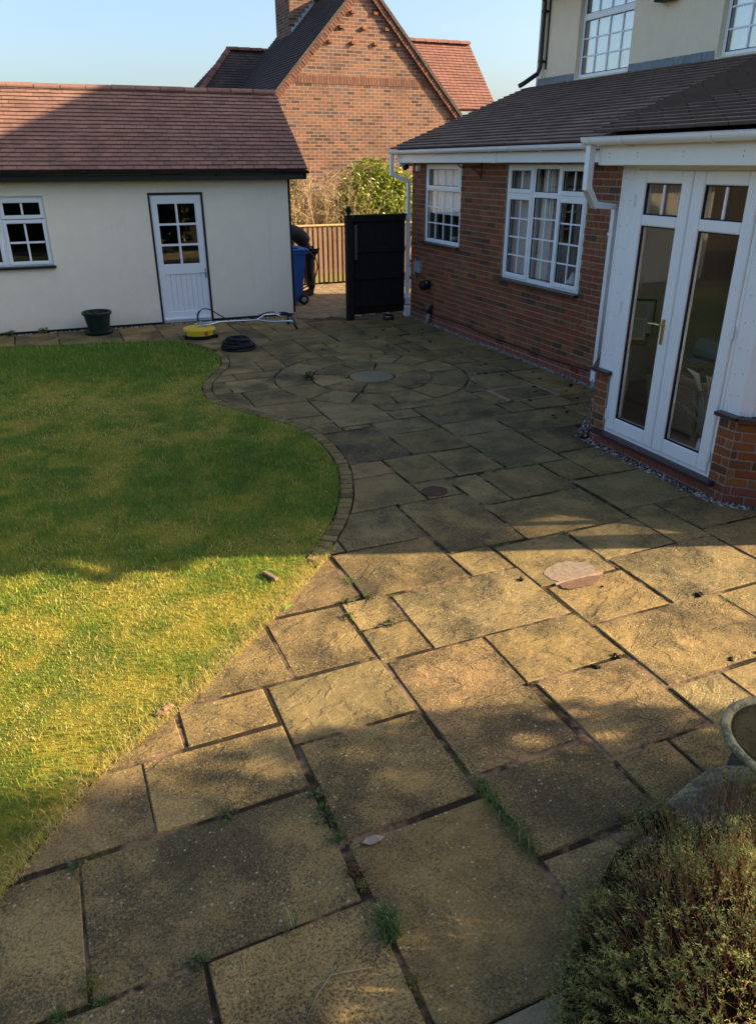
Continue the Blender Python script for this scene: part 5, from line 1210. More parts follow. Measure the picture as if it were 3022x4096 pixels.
# wing roofs behind
m = MB(); hy, hz = 25.9, 5.57; sp_ = 3.0
slope(m, (6.3-sp_,hy-sp_,hz-sp_), (11.0,hy-sp_,hz-sp_), (11.0,hy,hz), (6.3,hy,hz)); slope(m, (6.3-sp_,hy+sp_,hz-sp_), (6.3-sp_,hy-sp_,hz-sp_), (6.3,hy,hz), (6.3,hy+.01,hz))
LW = nb.part('wing_roof', m, M_NR1)
m = MB(); tile_rows(m, (6.3-sp_,hy-sp_,hz-sp_), (1,0,0), 0, 7.7, (0,1,1), sp_*1.414, fl=lambda s: (s*.7071, 5.2)); o = nb.part('roof_tiles', m, M_TILE_N, LW); o['kind'] = 'stuff'
m = MB(); tile_rows(m, (6.3-sp_,hy+sp_,hz-sp_), (0,-1,0), 0, 6, (1,0,1), sp_*1.414, fl=lambda s: (s*.7071, 6-s*.7071)); o = nb.part('roof_tiles', m, M_TILE_N, LW); o['kind'] = 'stuff'
nb.part('ridge_tiles', ridge_run((6.25,hy,hz+.03),(7.7,hy,hz+.03)), M_TILE_NR, LW); nb.part('hip_tiles', ridge_run((6.3,hy,hz+.03),(6.3-sp_,hy-sp_,hz-sp_+.03), .10), M_TILE_NR, LW)
m = MB(); ry, rz = 22.25, 5.57; s3 = 1.75
slope(m, (8.6,ry-s3,rz-s3),(12.47,ry-s3,rz-s3),(12.47,ry,rz),(8.6,ry,rz)); slope(m, (8.6,ry+s3,rz-s3),(12.47,ry+s3,rz-s3),(12.47,ry,rz),(8.6,ry,rz))
RW_ = nb.part('wing_roof', m, M_NR2)
m = MB(); tile_rows(m, (8.6,ry-s3,rz-s3), (1,0,0), 0, 3.87, (0,1,1), s3*1.414, fl=lambda s: (0.9,3.87)); o = nb.part('roof_tiles', m, M_TILE_NR, RW_); o['kind'] = 'stuff'
nb.part('ridge_tiles', ridge_run((9.6,ry,rz+.03),(12.47,ry,rz+.03)), M_TILE_NR, RW_)
# chimney
m = MB(); m.box(7.52,8.28,23.55,24.9,5.4,8.6); CH = nb.part('chimney', m, M_GABLE)
m = MB()
for i in range(7): x = 7.54+i*.108; z = zl-K*(AX-x); m.box(x,x+.108,23.525,23.548,z-.02,z+.17)
nb.part('stepped_flashing', m, plain('pale_lead',(0.42,0.45,0.50),.5,.4,.2,10), CH)

# ------------------------------------------------------------------ gate, fence
gate = Thing('side_gate', 'black stained close-boarded side gate with three rails beside the brick house', 'gate', (5.4,12.5,0))
for i in range(7):
    a = 4.935+i*.1385; m = MB(); m.bbox(a+.0015,a+.137,12.515,12.537,.07,1.665+.004*i,.003); gate.part('board', m, M_BLACKWOOD)
for z in (1.60,1.105,.665,.205):
    m = MB(); m.bbox(4.94,5.895,12.475,12.513,z,z+.085,.006); gate.part('rail', m, M_BLACKWOOD)
m = MB(); m.bbox(4.92,5.905,12.46,12.55,1.685,1.71,.004); gate.part('capping', m, plain('mossy_green_cap',(0.028,0.040,0.022),.9,.1,.5,20))
m = MB(); m.bbox(4.945,4.99,12.455,12.474,1.0,1.55,.004); gate.part('latch_strip', m, plain('grey_worn_timber',(0.10,0.09,0.08),.8,.2,.4,20))
gp = Thing('gate_post', 'black square gate post with turned ball finial', 'post', (4.855,12.5,0)); m = MB(); m.bbox(4.80,4.915,12.445,12.56,-.05,1.68,.006); gp.part('shaft', m, M_BLACKWOOD)
m = MB(); m.bbox(4.79,4.925,12.435,12.57,1.68,1.705,.006); gp.part('cap', m, M_BLACKWOOD)
m = MB(); m.lathe([(.03,1.705),(.022,1.725),(.045,1.75),(.055,1.785),(.045,1.82),(.02,1.845),(0,1.85)], (4.857,12.5,0), 14); gp.part('finial', m, M_BLACKWOOD, smooth=True)
fence = Thing('picket_fence', 'brown hit-and-miss timber fence with pale capping at the end of the drive', 'fence', (6.0,16.75,0))
x = 4.3; i = 0
while x < 8.6:
    m = MB(); m.bbox(x,x+.072,16.70,16.722,.035+random.uniform(-.01,.01),1.225,.003); fence.part('board', m, M_TIMBER)
    m = MB(); m.bbox(x+.06,x+.125,16.785,16.805,.04,1.22,.003); fence.part('back_board', m, M_TIMBER); x += .1135
for z in (.25,.95): m = MB(); m.bbox(4.3,8.6,16.7225,16.784,z,z+.07,.003); fence.part('rail', m, M_TIMBER)
m = MB(); m.bbox(4.3,8.6,16.675,16.82,1.228,1.265,.008); fence.part('capping', m, M_TIMBER_PALE)
m = MB(); m.bbox(4.3,8.6,16.74,16.78,-.02,.06,.004); fence.part('gravel_board', m, M_BLACKWOOD)

# ------------------------------------------------------------------ wheelie bin
wb = Thing('wheelie_bin', 'blue wheelie bin behind the corner of the cream outbuilding', 'bin', (4.3,14.55,0))
m = MB(); prof = [((4.02,4.58),(14.34,14.78),.04),((3.94,4.66),(14.27,14.85),.97)]
(xa,xb),(ya,yb),z0 = prof[0]; (xc,xd),(yc,yd),z1 = prof[1]; m.add([(xa,ya,z0),(xb,ya,z0),(xb,yb,z0),(xa,yb,z0),(xc,yc,z1),(xd,yc,z1),(xd,yd,z1),(xc,yd,z1)],[(0,3,2,1),(0,1,5,4),(1,2,6,5),(2,3,7,6),(3,0,4,7),(4,5,6,7)]); wb.part('body', m, M_BLUE)
m = MB(); m.bbox(3.92,4.70,14.25,14.87,.93,.985,.012); wb.part('rim', m, M_BLUE)
m = MB(); m.bbox(3.90,4.72,14.24,14.88,.985,1.03,.015); m.bbox(3.98,4.55,14.32,14.80,1.03,1.075,.02); wb.part('lid', m, M_BLUE)
m = MB(); m.tube([(4.74,14.33,1.0),(4.74,14.79,1.0)],.016,8); m.bbox(4.68,4.75,14.34,14.38,.98,1.01,.004); m.bbox(4.68,4.75,14.74,14.78,.98,1.01,.004); wb.part('handle', m, M_BLUE)
for y in (14.27,14.80):
    m = MB(); m.lathe([(.03,0),(.09,0),(.10,.012),(.10,.045),(.09,.055),(.03,.055)], (4.60,y,.10), 22, Vector((0,1,0))); wh_ = wb.part('wheel', m, M_GASKET, smooth=False)
    m = MB(); m.lathe([(0,-.006),(.045,-.004),(.05,.004)], (4.60,y,.10), 16, Vector((0,1,0))); wb.part('hub', m, M_GREYPVC, wh_)

# ------------------------------------------------------------------ person bending over behind the bin
def skin_obj(name, verts, edges, mat, parent, loc, root=0, sub=2):
    me = bpy.data.meshes.new(name); me.from_pydata([tuple(Vector(v[:3])-Vector(loc)) for v in verts], edges, []); me.update()
    o = link(name, me, mat, parent); md = o.modifiers.new('skin','SKIN'); md.use_smooth_shade = True
    if not me.skin_vertices: me.skin_vertices.new(name='')
    for i, v in enumerate(verts):
        r_ = v[3] if len(v) == 4 else v[3:5]; d_ = me.skin_vertices[0].data[i]; d_.radius = (r_, r_) if not isinstance(r_, tuple) else r_; d_.use_root = (i == root)
    s_ = o.modifiers.new('sub','SUBSURF'); s_.levels = sub; s_.render_levels = sub
    return o
PL = (5.02,15.3,0)
person = Thing('person', 'person in dark jacket and trousers bending forward behind the blue bin', 'person', PL)
t = MT('skin_and_undershirt', .6, .25); xs = t.n('ShaderNodeSeparateXYZ'); t.L(t.coord(), xs.inputs[0]); M_SKIN = t.done(t.mix(t.math('LESS_THAN', xs.outputs[0], -.60), (0.014,0.014,0.017), (0.42,0.25,0.17)), .6); M_JACK = plain('navy_jacket_cloth',(0.012,0.015,0.020),.85,.2,.35,10,.5,25); M_TROU = plain('black_work_trousers',(0.014,0.014,0.016),.85,.2,.35,14,.5,25); M_BOOT = plain('black_boot_leather',(0.01,0.01,0.01),.5,.3)
# skeleton: pelvis, spine, neck, head, arms, legs
bv_ = [(5.05,15.30,.95,.10),(4.90,15.30,1.15,.11),(4.70,15.30,1.27,.125),(4.48,15.30,1.27,.11),(4.36,15.30,1.22,.06),(4.26,15.30,1.13,.085),(4.18,15.30,1.03,.09),
 (4.52,15.12,1.22,.065),(4.44,15.06,.95,.050),(4.34,15.08,.72,.038),(4.30,15.09,.64,.034),(4.52,15.48,1.22,.065),(4.44,15.54,.95,.050),(4.34,15.52,.72,.038),(4.30,15.51,.64,.034),
 (5.06,15.20,.86,.075),(5.02,15.18,.50,.055),(5.08,15.18,.10,.04),(4.98,15.17,.05,.045),(4.88,15.16,.035,.032),(5.06,15.41,.86,.075),(5.05,15.44,.50,.055),(5.13,15.46,.10,.04),(5.03,15.46,.05,.045),(4.92,15.46,.035,.032)]
be_ = [(0,1),(1,2),(2,3),(3,4),(4,5),(5,6),(3,7),(7,8),(8,9),(9,10),(3,11),(11,12),(12,13),(13,14),(0,15),(15,16),(16,17),(17,18),(18,19),(0,20),(20,21),(21,22),(22,23),(23,24)]
# five fingers on each hand, rooted in the palm
for hand, sg in ((10,-1),(14,1)):
    hx, hy_, hz_ = bv_[hand][:3]
    for k in range(5):
        ox = (k-2)*.018; i0 = len(bv_)
        if k == 0: bv_ += [(hx+.03,hy_-sg*.01,hz_+.01,.010),(hx+.05,hy_-sg*.03,hz_-.02,.009)]
        else: bv_ += [(hx-.01,hy_+ox,hz_-.05,.009),(hx+.005,hy_+ox,hz_-.085+.006*abs(k-2),.008)]
        be_ += [(hand,i0),(i0,i0+1)]
body = skin_obj('body', bv_, be_, M_SKIN, person.o, PL)
skin_obj('jacket', [(5.05,15.30,.99,.165),(4.90,15.30,1.16,.165),(4.70,15.30,1.285,.175),(4.48,15.30,1.28,.15),(4.39,15.30,1.24,.09),(4.52,15.12,1.22,.085),(4.44,15.06,.95,.068),(4.35,15.08,.75,.055),(4.52,15.48,1.22,.085),(4.44,15.54,.95,.068),(4.35,15.52,.75,.055)],
    [(0,1),(1,2),(2,3),(3,4),(3,5),(5,6),(6,7),(3,8),(8,9),(9,10)], M_JACK, person.o, PL)
skin_obj('trousers', [(5.05,15.30,.97,.165),(5.06,15.20,.84,.125),(5.02,15.18,.50,.085),(5.08,15.18,.13,.070),(5.06,15.41,.84,.125),(5.05,15.44,.50,.085),(5.13,15.46,.13,.070)], [(0,1),(1,2),(2,3),(0,4),(4,5),(5,6)], M_TROU, person.o, PL)
for s_ in (((5.09,15.18,.10,.05),(5.06,15.18,.05,.05),(4.92,15.165,.045,.045),(4.85,15.16,.04,.035)),((5.14,15.46,.10,.05),(5.11,15.46,.05,.05),(4.96,15.46,.045,.045),(4.89,15.46,.04,.035))): skin_obj('boot', list(s_), [(0,1),(1,2),(2,3)], M_BOOT, person.o, PL)
m = MB(); m.lathe([(0,.105),(.05,.098),(.085,.065),(.10,.02),(.098,-.02)], (4.215,15.30,1.085), 16, Vector((-.35,0,.6)).normalized()); person.part('hair', m, plain('dark_hair',(0.03,0.02,0.015),.7,.3), smooth=True)
m = MB(); m.tube([(4.84,14.98,.92),(4.98,14.95,.88),(5.10,14.95,.74),(5.13,14.96,.60),(5.08,14.97,.42),(4.98,15.0,.27),(4.86,15.05,.20),(4.7,15.1,.12),(4.4,15.1,.03)], .014, 8)
single('washer_hose', m, M_GASKET, 'black hose looping down beside the bending person', 'hose', smooth=True, origin=(4.9,15.0,0))

# ------------------------------------------------------------------ rotary patio cleaner
rc = Thing('patio_cleaner', 'yellow round patio surface cleaner with long steel handles and trigger gun', 'patio cleaner', (2.15,12.10,0))
C0 = (2.15,12.10,0)
m = MB(); m.lathe([(.245,.055),(.250,.06),(.250,.135),(.243,.150),(.22,.158),(.05,.170),(0,.170)], C0, 40); rc.part('deck', m, M_YELLOW, smooth=False)
m = MB(); m.lathe([(.252,.022),(.258,.025),(.258,.058),(.248,.06)], C0, 40); rc.part('skirt', m, M_GASKET)
for a in (R(200),R(-40),R(80)):
    x, y = C0[0]+.265*math.cos(a), C0[1]+.265*math.sin(a); m = MB(); m.bbox(x-.02,x+.02,y-.02,y+.02,.07,.13,.003); m.tube([(x,y,.04),(x,y,.15)],.008,8); rc.part('castor_bracket', m, M_STEEL)
    m = MB(); m.lathe([(.012,-.012),(.032,-.012),(.036,0),(.032,.012),(.012,.012)], (x+.02,y-.02,.036), 14, Vector((0,1,0))); rc.part('castor', m, M_GASKET)
m = MB(); m.lathe([(.0,.004),(.030,.003),(.030,0)], (C0[0]+.06,C0[1]-.2445,.098), 20, Vector((.24,-.97,0))); DEC = rc.part('decal', m, M_RED)
m = MB(); dcx, dcy = C0[0]+.0605, C0[1]-.2490
m.box(dcx-.014,dcx-.008,dcy-.001,dcy+.0005,.085,.112); m.box(dcx-.006,dcx+.002,dcy-.001,dcy+.0005,.094,.100); m.box(dcx+.004,dcx+.014,dcy+.001,dcy+.0025,.085,.091); m.box(dcx+.006,dcx+.012,dcy+.001,dcy+.0025,.095,.110); rc.part('decal_mark', m, M_WHITE, DEC)
m = MB(); m.lathe([(.03,.168),(.03,.20),(.016,.205),(.016,.25),(.012,.26)], C0, 14); rc.part('swivel', m, M_STEEL, smooth=False)
m = MB(); m.bbox(2.20,2.26,12.02,12.05,.16,.21,.004); m.bbox(2.20,2.26,12.15,12.18,.16,.21,.004); rc.part('hinge_bracket', m, M_STEEL)
m = MB(); m.tube([(2.10,12.02,.195),(2.30,12.02,.20),(2.42,12.07,.205),(2.52,12.12,.21),(3.12,12.16,.185),(3.22,12.10,.17),(3.34,12.00,.165),(3.55,11.98,.165),(3.62,11.97,.16),(3.66,11.955,.13)],.0135,10)
m.tube([(2.10,12.18,.195),(2.32,12.18,.20),(2.42,12.15,.205),(2.52,12.128,.208)],.0135,10); m.tube([(3.10,12.165,.186),(3.20,12.27,.205),(3.28,12.34,.22),(3.46,12.36,.22),(3.52,12.35,.20),(3.545,12.33,.17)],.0135,10); rc.part('handle_frame', m, M_CHROME, smooth=True)
m = MB(); m.tube([(3.66,11.955,.13),(3.705,11.93,.03)],.019,10); rc.part('grip', m, M_GASKET, smooth=True)
m = MB(); m.tube([(3.53,12.20,.26),(3.60,12.15,.25),(3.67,12.08,.23)],[.022,.028,.02],10); m.tube([(3.62,12.13,.24),(3.60,12.08,.16),(3.60,12.05,.10)],[.02,.018,.02],8); m.tube([(3.58,12.14,.21),(3.55,12.08,.15),(3.57,12.05,.11)],.008,6); rc.part('trigger_gun', m, M_GASKET, smooth=True)
m = MB(); m.tube([(3.66,12.08,.22),(3.68,12.02,.16),(3.69,11.98,.11)],.018,8); rc.part('gun_sleeve', m, M_BLUEHOSE, smooth=True)
m = MB(); m.tube([(3.50,12.22,.265),(3.44,12.26,.27)],.012,8); rc.part('gun_nozzle', m, M_CHROME)
m = MB(); m.tube(catmull([(2.15,12.10,.25),(2.145,12.10,.31),(2.155,12.11,.36),(2.19,12.12,.40)],4),.017,8); rc.part('hose_sleeve', m, M_BLUEHOSE, smooth=True)
m = MB(); m.tube(catmull([(2.19,12.12,.40),(2.25,12.14,.425),(2.36,12.18,.40),(2.52,12.25,.29),(2.66,12.30,.20),(2.80,12.32,.155),(3.0,12.33,.16),(3.2,12.40,.21),(3.4,12.46,.24),(3.53,12.22,.26)],5),.009,8); rc.part('feed_hose', m, M_GASKET, smooth=True)
m = MB(); m.tube([(2.80,12.32,.155),(2.88,12.325,.155)],.014,8); rc.part('hose_coupling', m, M_UPVC)
# coiled hose
m = MB(); pts = []
turns = 11
for i in range(turns*26):
    s_ = i/26; a = s_*2*math.pi; lay = s_/turns; r_ = .245-.10*lay+.018*math.sin(s_*2.7)+.010*math.sin(a*1.5+s_); z_ = .013+.155*lay+.012*math.sin(a+s_*1.1)+.008*math.sin(a*2.3)
    pts.append((2.50+r_*math.cos(a)+.03*math.sin(s_*1.3), 11.05+r_*.92*math.sin(a), max(.013,z_)))
m.tube(pts,.0135,7); hc = Thing('hose_coil','black pressure washer hose lying in a heaped coil on the flags','hose',(2.5,11.05,0)); hc.part('coil', m, M_GASKET, smooth=True)
m = MB(); m.tube([(2.74,11.06,.06),(2.755,11.05,.13)],.014,8); hc.part('coupling', m, M_GREYPVC)

# ------------------------------------------------------------------ pot, bowl
pt_ = Thing('planter', 'dark green plastic planter on a saucer by the cream wall', 'planter', (.72,13.02,0))
m = MB(); m.lathe([(.0,.015),(.20,.015),(.235,.05),(.24,.065),(.225,.06),(.195,.03)], (.72,13.02,0), 30); pt_.part('saucer', m, M_POT, smooth=True)
m = MB(); m.lathe([(.145,.03),(.155,.05),(.205,.31),(.228,.315),(.232,.345),(.222,.358),(.20,.352),(.195,.30)], (.72,13.02,0), 36); pt_.part('pot', m, M_POT, smooth=False)
m = MB(); 
for k in range(-3,4): a = R(270+k*5.5); m.tube([(.72+.178*math.cos(R(270)),13.02+.178*math.sin(R(270)),.15),(.72+.192*math.cos(a),13.02+.192*math.sin(a),.20-.006*k*k)],.005,5)
pt_.part('moulded_motif', m, M_POT)
m = MB(); m.lathe([(0,.318),(.19,.312),(.196,.30)], (.72,13.02,0), 24); pt_.part('compost', m, M_SOIL)
m = MB()
for k in range(40): a = random.random()*6.28; r_ = random.random()*.16; x, y = .72+r_*math.cos(a), 13.02+r_*math.sin(a); b_ = random.random()*6.28; m.add([(x,y,.318),(x+.03*math.cos(b_),y+.03*math.sin(b_),.33+random.random()*.03),(x+.03*math.cos(b_+.7),y+.03*math.sin(b_+.7),.325)],[(0,1,2)])
pt_.part('weeds', m, plain('weed_green',(0.06,0.10,0.025),.7,.2,.4,20))
db = Thing('pet_bowl', 'small round metal and brown pet bowl in front of the black gate', 'bowl', (5.48,12.25,0)); m = MB(); m.lathe([(.105,.0),(.095,.06),(.09,.062)], (5.48,12.25,0), 24); db.part('base', m, plain('brown_plastic',(0.05,0.03,0.02),.5,.3), smooth=True); m = MB(); m.lathe([(.10,.062),(.098,.07),(.085,.06),(.07,.025),(0,.02)], (5.48,12.25,0), 24); db.part('dish', m, M_CHROME, smooth=True)

# ------------------------------------------------------------------ bird bath, rocks, bed
def m_lichen(name, base, li, amt=.5):
    t = MT(name, .92, .12); c = t.coord('Position')
    col = t.mix(t.noise(c, 25, 6, .7), tuple(k*.55 for k in base), tuple(k*1.3 for k in base))
    l = t.math('MULTIPLY', t.step(t.noise(c, 11, 6, .65, .3), .47, .55), t.step(t.noise(c, 60, 4, .7), .36, .52)); col = t.mix(t.math('MULTIPLY', l, amt*1.6, clamp=True), col, li)
    return t.done(col, .92, t.bump(t.noise(c, 30, 7, .75), 1.0, .02))
M_ROCK = m_lichen('purple_grey_lichen_stone', (0.20,0.150,0.130), (0.42,0.37,0.26), .58); M_BATH = m_lichen('ochre_stained_concrete', (0.46,0.29,0.10), (0.40,0.38,0.26), .12); M_RIM = m_lichen('green_grey_lichen_rim', (0.56,0.47,0.25), (0.17,0.16,0.09), .5)
BC = Vector((2.505,1.50,0)); axb = Vector((.05,-.02,1)).normalized()
bb_ = Thing('bird_bath', 'weathered ochre bird bath dish with lichen covered rim', 'bird bath', tuple(BC))
m = MB(); m.lathe([(.10,-.16),(.15,-.12),(.24,-.06),(.292,-.01),(.30,.0)], BC+Vector((0,0,.35)), 48, axb); m.lathe([(.262,.0),(.25,-.02),(.20,-.055),(.10,-.075),(0,-.08)], BC+Vector((0,0,.35)), 48, axb); bb_.part('dish', m, M_BATH, smooth=True)
m = MB(); m.lathe([(.262,.0),(.266,.010),(.282,.016),(.298,.010),(.302,-.004)], BC+Vector((0,0,.35)), 60, axb); bb_.part('rim', m, M_RIM, smooth=True)
m = MB(); m.lathe([(.05,-.08),(.05,-.055),(.03,-.04),(0,-.04)], BC+Vector((0.01,-.02,.35)), 16, axb); bb_.part('centre_boss', m, M_BATH, smooth=True)
m = MB(); m.lathe([(.0,-.0745),(.09,-.0705),(.185,-.052),(.19,-.05)], BC+Vector((0,0,.35)), 30, axb); bb_.part('dirt_film', m, m_lichen('black_dirt_in_dish', (0.035,0.028,0.02), (0.42,0.36,0.27), .9), smooth=True)
m = MB(); m.lathe([(.13,0),(.14,.03),(.08,.07),(.07,.14),(.11,.20)], BC+Vector((0,0,-.02)), 24, Vector((0,0,1))); bb_.part('pedestal', m, M_BATH, smooth=True)
def rock(name, label, c, rad, mat, seed, flat=.0, rot=0, pts=None, faces=150):
    bm = bmesh.new(); rs = random.Random(seed)
    for _ in range(22):
        d_ = Vector((rs.gauss(0,1),rs.gauss(0,1),rs.gauss(0,1))).normalized()*rs.uniform(.82,1.0); bm.verts.new((d_.x, d_.y, max(-.6,min(.72,d_.z))))
    bmesh.ops.convex_hull(bm, input=bm.verts)
    for v in [v for v in bm.verts if not v.link_faces]: bm.verts.remove(v)
    bmesh.ops.bevel(bm, geom=list(bm.edges), offset=.05, segments=2, affect='EDGES', profile=.6, clamp_overlap=True)
    bmesh.ops.triangulate(bm, faces=bm.faces); bmesh.ops.subdivide_edges(bm, edges=bm.edges, cuts=2, use_grid_fill=True); bmesh.ops.triangulate(bm, faces=bm.faces)
    for v in bm.verts:
        p = v.co.copy(); p += p.normalized()*(.05*mnoise.noise(p*3+Vector((seed,0,0)))+.03*mnoise.noise(p*8)+.015*mnoise.noise(p*19))
        v.co = Vector((p.x*rad[0], p.y*rad[1], p.z*rad[2]))
    bmesh.ops.rotate(bm, verts=bm.verts, cent=(0,0,0), matrix=Matrix.Rotation(rot,3,'Z'))
    me = bpy.data.meshes.new(name); bm.to_mesh(me); bm.free(); 
    for p in me.polygons: p.use_smooth = True
    o = link(name, me, mat, None, c); tag(o, label, 'rock'); return o
rock('rock','grey rockery stone with pale lichen blotches behind the heather',(2.36,1.42,.10),(.46,.30,.30),M_ROCK,33,rot=-.45)
rock('rock','mossy dark rockery stone under the bird bath',(2.56,1.58,.0),(.26,.24,.19),m_lichen('mossy_stone',(0.10,0.092,0.075),(0.15,0.13,0.04),.5),9)
rock('rock','small dark stone between the flags and the heather',(1.84,1.565,.0),(.075,.055,.05),M_ROCK,5)
rock('rock','tiny pebble stone at the edge of the heather bed',(1.72,1.46,.0),(.035,.03,.025),M_ROCK,6)
rock('rock','stone behind the heather at the right edge',(2.85,1.02,.05),(.3,.28,.2),M_ROCK,14)
m = MB(); m.prism([(.74,1.22),(1.24,1.22),(1.62,1.22),(1.62,.85),(.74,.85)], -.03, .012); single('edging_stone', m, M_STONE_PALE, 'pale edging stone at the foot of the heather bed', 'stone', origin=(0,0,0))
# ------------------------------------------------------------------ plants
def leaf_mesh(name, pos, nrm, length, width, shade, fold=.25):
    """one folded four-cornered leaf per point"""
    n = len(pos); up = rng.normal(0,1,(n,3)); a = np.cross(nrm, up); a /= np.linalg.norm(a,axis=1)[:,None]+1e-9; b = np.cross(nrm, a)
    L_ = length[:,None]; W_ = width[:,None]
    v = np.empty((n,4,3)); v[:,0] = pos-a*L_*.5; v[:,1] = pos+b*W_*.5+nrm*W_*fold; v[:,2] = pos+a*L_*.5-nrm*L_*.12; v[:,3] = pos-b*W_*.5+nrm*W_*fold
    i = (np.arange(n)*4)[:,None]; tr = np.concatenate([i+np.array([[0,1,2]]), i+np.array([[0,2,3]])],1).reshape(-1,3)
    return np_mesh(name, v.reshape(-1,3), tr, np.repeat(shade,4))
def cloud(n, c, r, clumps=40, cr=.28, shell=.55):
    c = np.array(c); r = np.array(r); d = rng.normal(0,1,(clumps,3)); d /= np.linalg.norm(d,axis=1)[:,None]; rad = shell+(1-shell)*rng.random(clumps)[:,None]
    cl = d*rad; idx = rng.integers(0,clumps,n); p = cl[idx]+rng.normal(0,cr*.5,(n,3)); l = np.linalg.norm(p,axis=1); p *= np.minimum(1, (1.02+.06*rng.random(n))/np.maximum(l,1e-6))[:,None]
    nr = p/np.maximum(np.linalg.norm(p,axis=1),1e-6)[:,None]+rng.normal(0,.55,(n,3))+np.array([0,0,.35]); nr /= np.linalg.norm(nr,axis=1)[:,None]
    sh = np.clip(rng.random(clumps)[idx]*.5+rng.random(n)*.5,0,1)
    return p*r+c, nr, sh
# heather at the bottom right corner
HC = np.array([1.71,0.94]); HA = R(31); ha = np.array([math.cos(HA),math.sin(HA)]); hb = np.array([-math.sin(HA),math.cos(HA)]); HR = (.92,.62); HH = .50
heath = Thing('heather_bush', 'low twiggy heather bush with brown stems and green needles in the corner', 'shrub', (1.80,.83,0))
def needle_mesh():
    NS = 4200; u = rng.uniform(-1,1,(NS*2,2)); u = u[(u**2).sum(1) < 1][:NS]; n = len(u)
    u = u*(1+.10*(vnoise(u[:,0]*2,u[:,1]*2,2.5)-.5))[:,None]; base = HC+u[:,:1]*HR[0]*ha+u[:,1:]*HR[1]*hb; rr = np.sqrt((u**2).sum(1)); bump = .12*(vnoise(base[:,0],base[:,1],4.2)-.5)+.10*(vnoise(base[:,0],base[:,1],9)-.5)
    ztop = HH*np.sqrt(np.maximum(0,1-rr**2.4))*(1-.25*rr)+bump+.05; ztop = np.maximum(ztop,.05)
    out = (base-HC)/np.array([.8,.8]); dr = np.stack([out[:,0]*(.6+.7*rr),out[:,1]*(.6+.7*rr),np.ones(n)*.95],1)+rng.normal(0,.22,(n,3)); dr /= np.linalg.norm(dr,axis=1)[:,None]
    ln = rng.uniform(.11,.25,n); tip = np.concatenate([base,ztop[:,None]],1); root = tip-dr*ln[:,None]; root[:,2] = np.maximum(root[:,2],.0)
    V = []; T = []; S_ = []; k = 0
    # stems
    side = np.cross(dr, np.array([0.3,0.8,0.1])); side /= np.linalg.norm(side,axis=1)[:,None]; w_ = .0015
    sv = np.stack([root-side*w_*1.4,root+side*w_*1.4,tip],1); V.append(sv.reshape(-1,3)); T.append(np.arange(n*3).reshape(-1,3)); brown = rng.random(n)
    S_.append(np.repeat(.02+.22*brown,3)); k = n*3
    side2 = np.cross(dr, side); sv = np.stack([root-side2*w_*1.4,root+side2*w_*1.4,tip],1); V.append(sv.reshape(-1,3)); T.append(np.arange(n*3).reshape(-1,3)+k); S_.append(np.repeat(.02+.22*brown,3)); k += n*3
    bare = vnoise(base[:,0]+3,base[:,1],3.2)+.25*rng.random(n)
    for j in range(26):
        f = (1-.70*(j/26.0)) if True else 0
        ok = rng.random(n) < np.where(bare > .64, .42, .93)
        a = rng.random(n)*6.283; d2 = (side*np.cos(a)[:,None]+side2*np.sin(a)[:,None])*.85+dr*.55; d2 /= np.linalg.norm(d2,axis=1)[:,None]
        ft = 1-(1-f)*np.where(bare > .64, .55, 1.0); p = root+(tip-root)*ft[:,None]; nl = rng.uniform(.008,.017,n); e = p+d2*nl[:,None]; wv = np.cross(d2,dr); wv /= np.linalg.norm(wv,axis=1)[:,None]+1e-9; md = p+d2*nl[:,None]*.5
        q = np.stack([p,md+wv*.0016,e,md-wv*.0016],1)[ok]; m = len(q); V.append(q.reshape(-1,3)); i = (np.arange(m)*4)[:,None]+k; T.append(np.concatenate([i+np.array([[0,1,2]]),i+np.array([[0,2,3]])],1).reshape(-1,3)); k += m*4
        S_.append(np.repeat(np.clip(.34+.40*rng.random(m)+.22*(f > .82)+.10*(vnoise(q[:,0,0],q[:,0,1],5)-.5),0,1),4))
    return np_mesh('foliage', np.concatenate(V)-np.array([1.80,.83,0]), np.concatenate(T), np.concatenate(S_))
M_HEATH = m_foliage('heather_needles', [(0,(0.20,0.10,0.05)),(.2,(0.40,0.23,0.12)),(.30,(0.46,0.27,0.14)),(.36,(0.105,0.155,0.042)),(.62,(0.205,0.255,0.068)),(.82,(0.40,0.36,0.095)),(1,(0.64,0.48,0.18))], rough=.6, trans=.4)
fo = link('foliage', needle_mesh(), M_HEATH, heath.o)
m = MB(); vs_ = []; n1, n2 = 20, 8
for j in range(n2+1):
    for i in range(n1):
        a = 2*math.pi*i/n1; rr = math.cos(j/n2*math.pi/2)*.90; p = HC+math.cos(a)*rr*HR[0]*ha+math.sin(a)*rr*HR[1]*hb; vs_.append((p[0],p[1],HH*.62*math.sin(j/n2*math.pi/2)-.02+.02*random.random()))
m.add(vs_, [(j*n1+i,j*n1+(i+1)%n1,(j+1)*n1+(i+1)%n1,(j+1)*n1+i) for j in range(n2) for i in range(n1)]); heath.part('dark_core', m, plain('dark_core_brown',(0.022,0.015,0.009),.95,.05,.6,40,1.0,60))  # solid dark dome added; its colour stands in for shade inside the bush

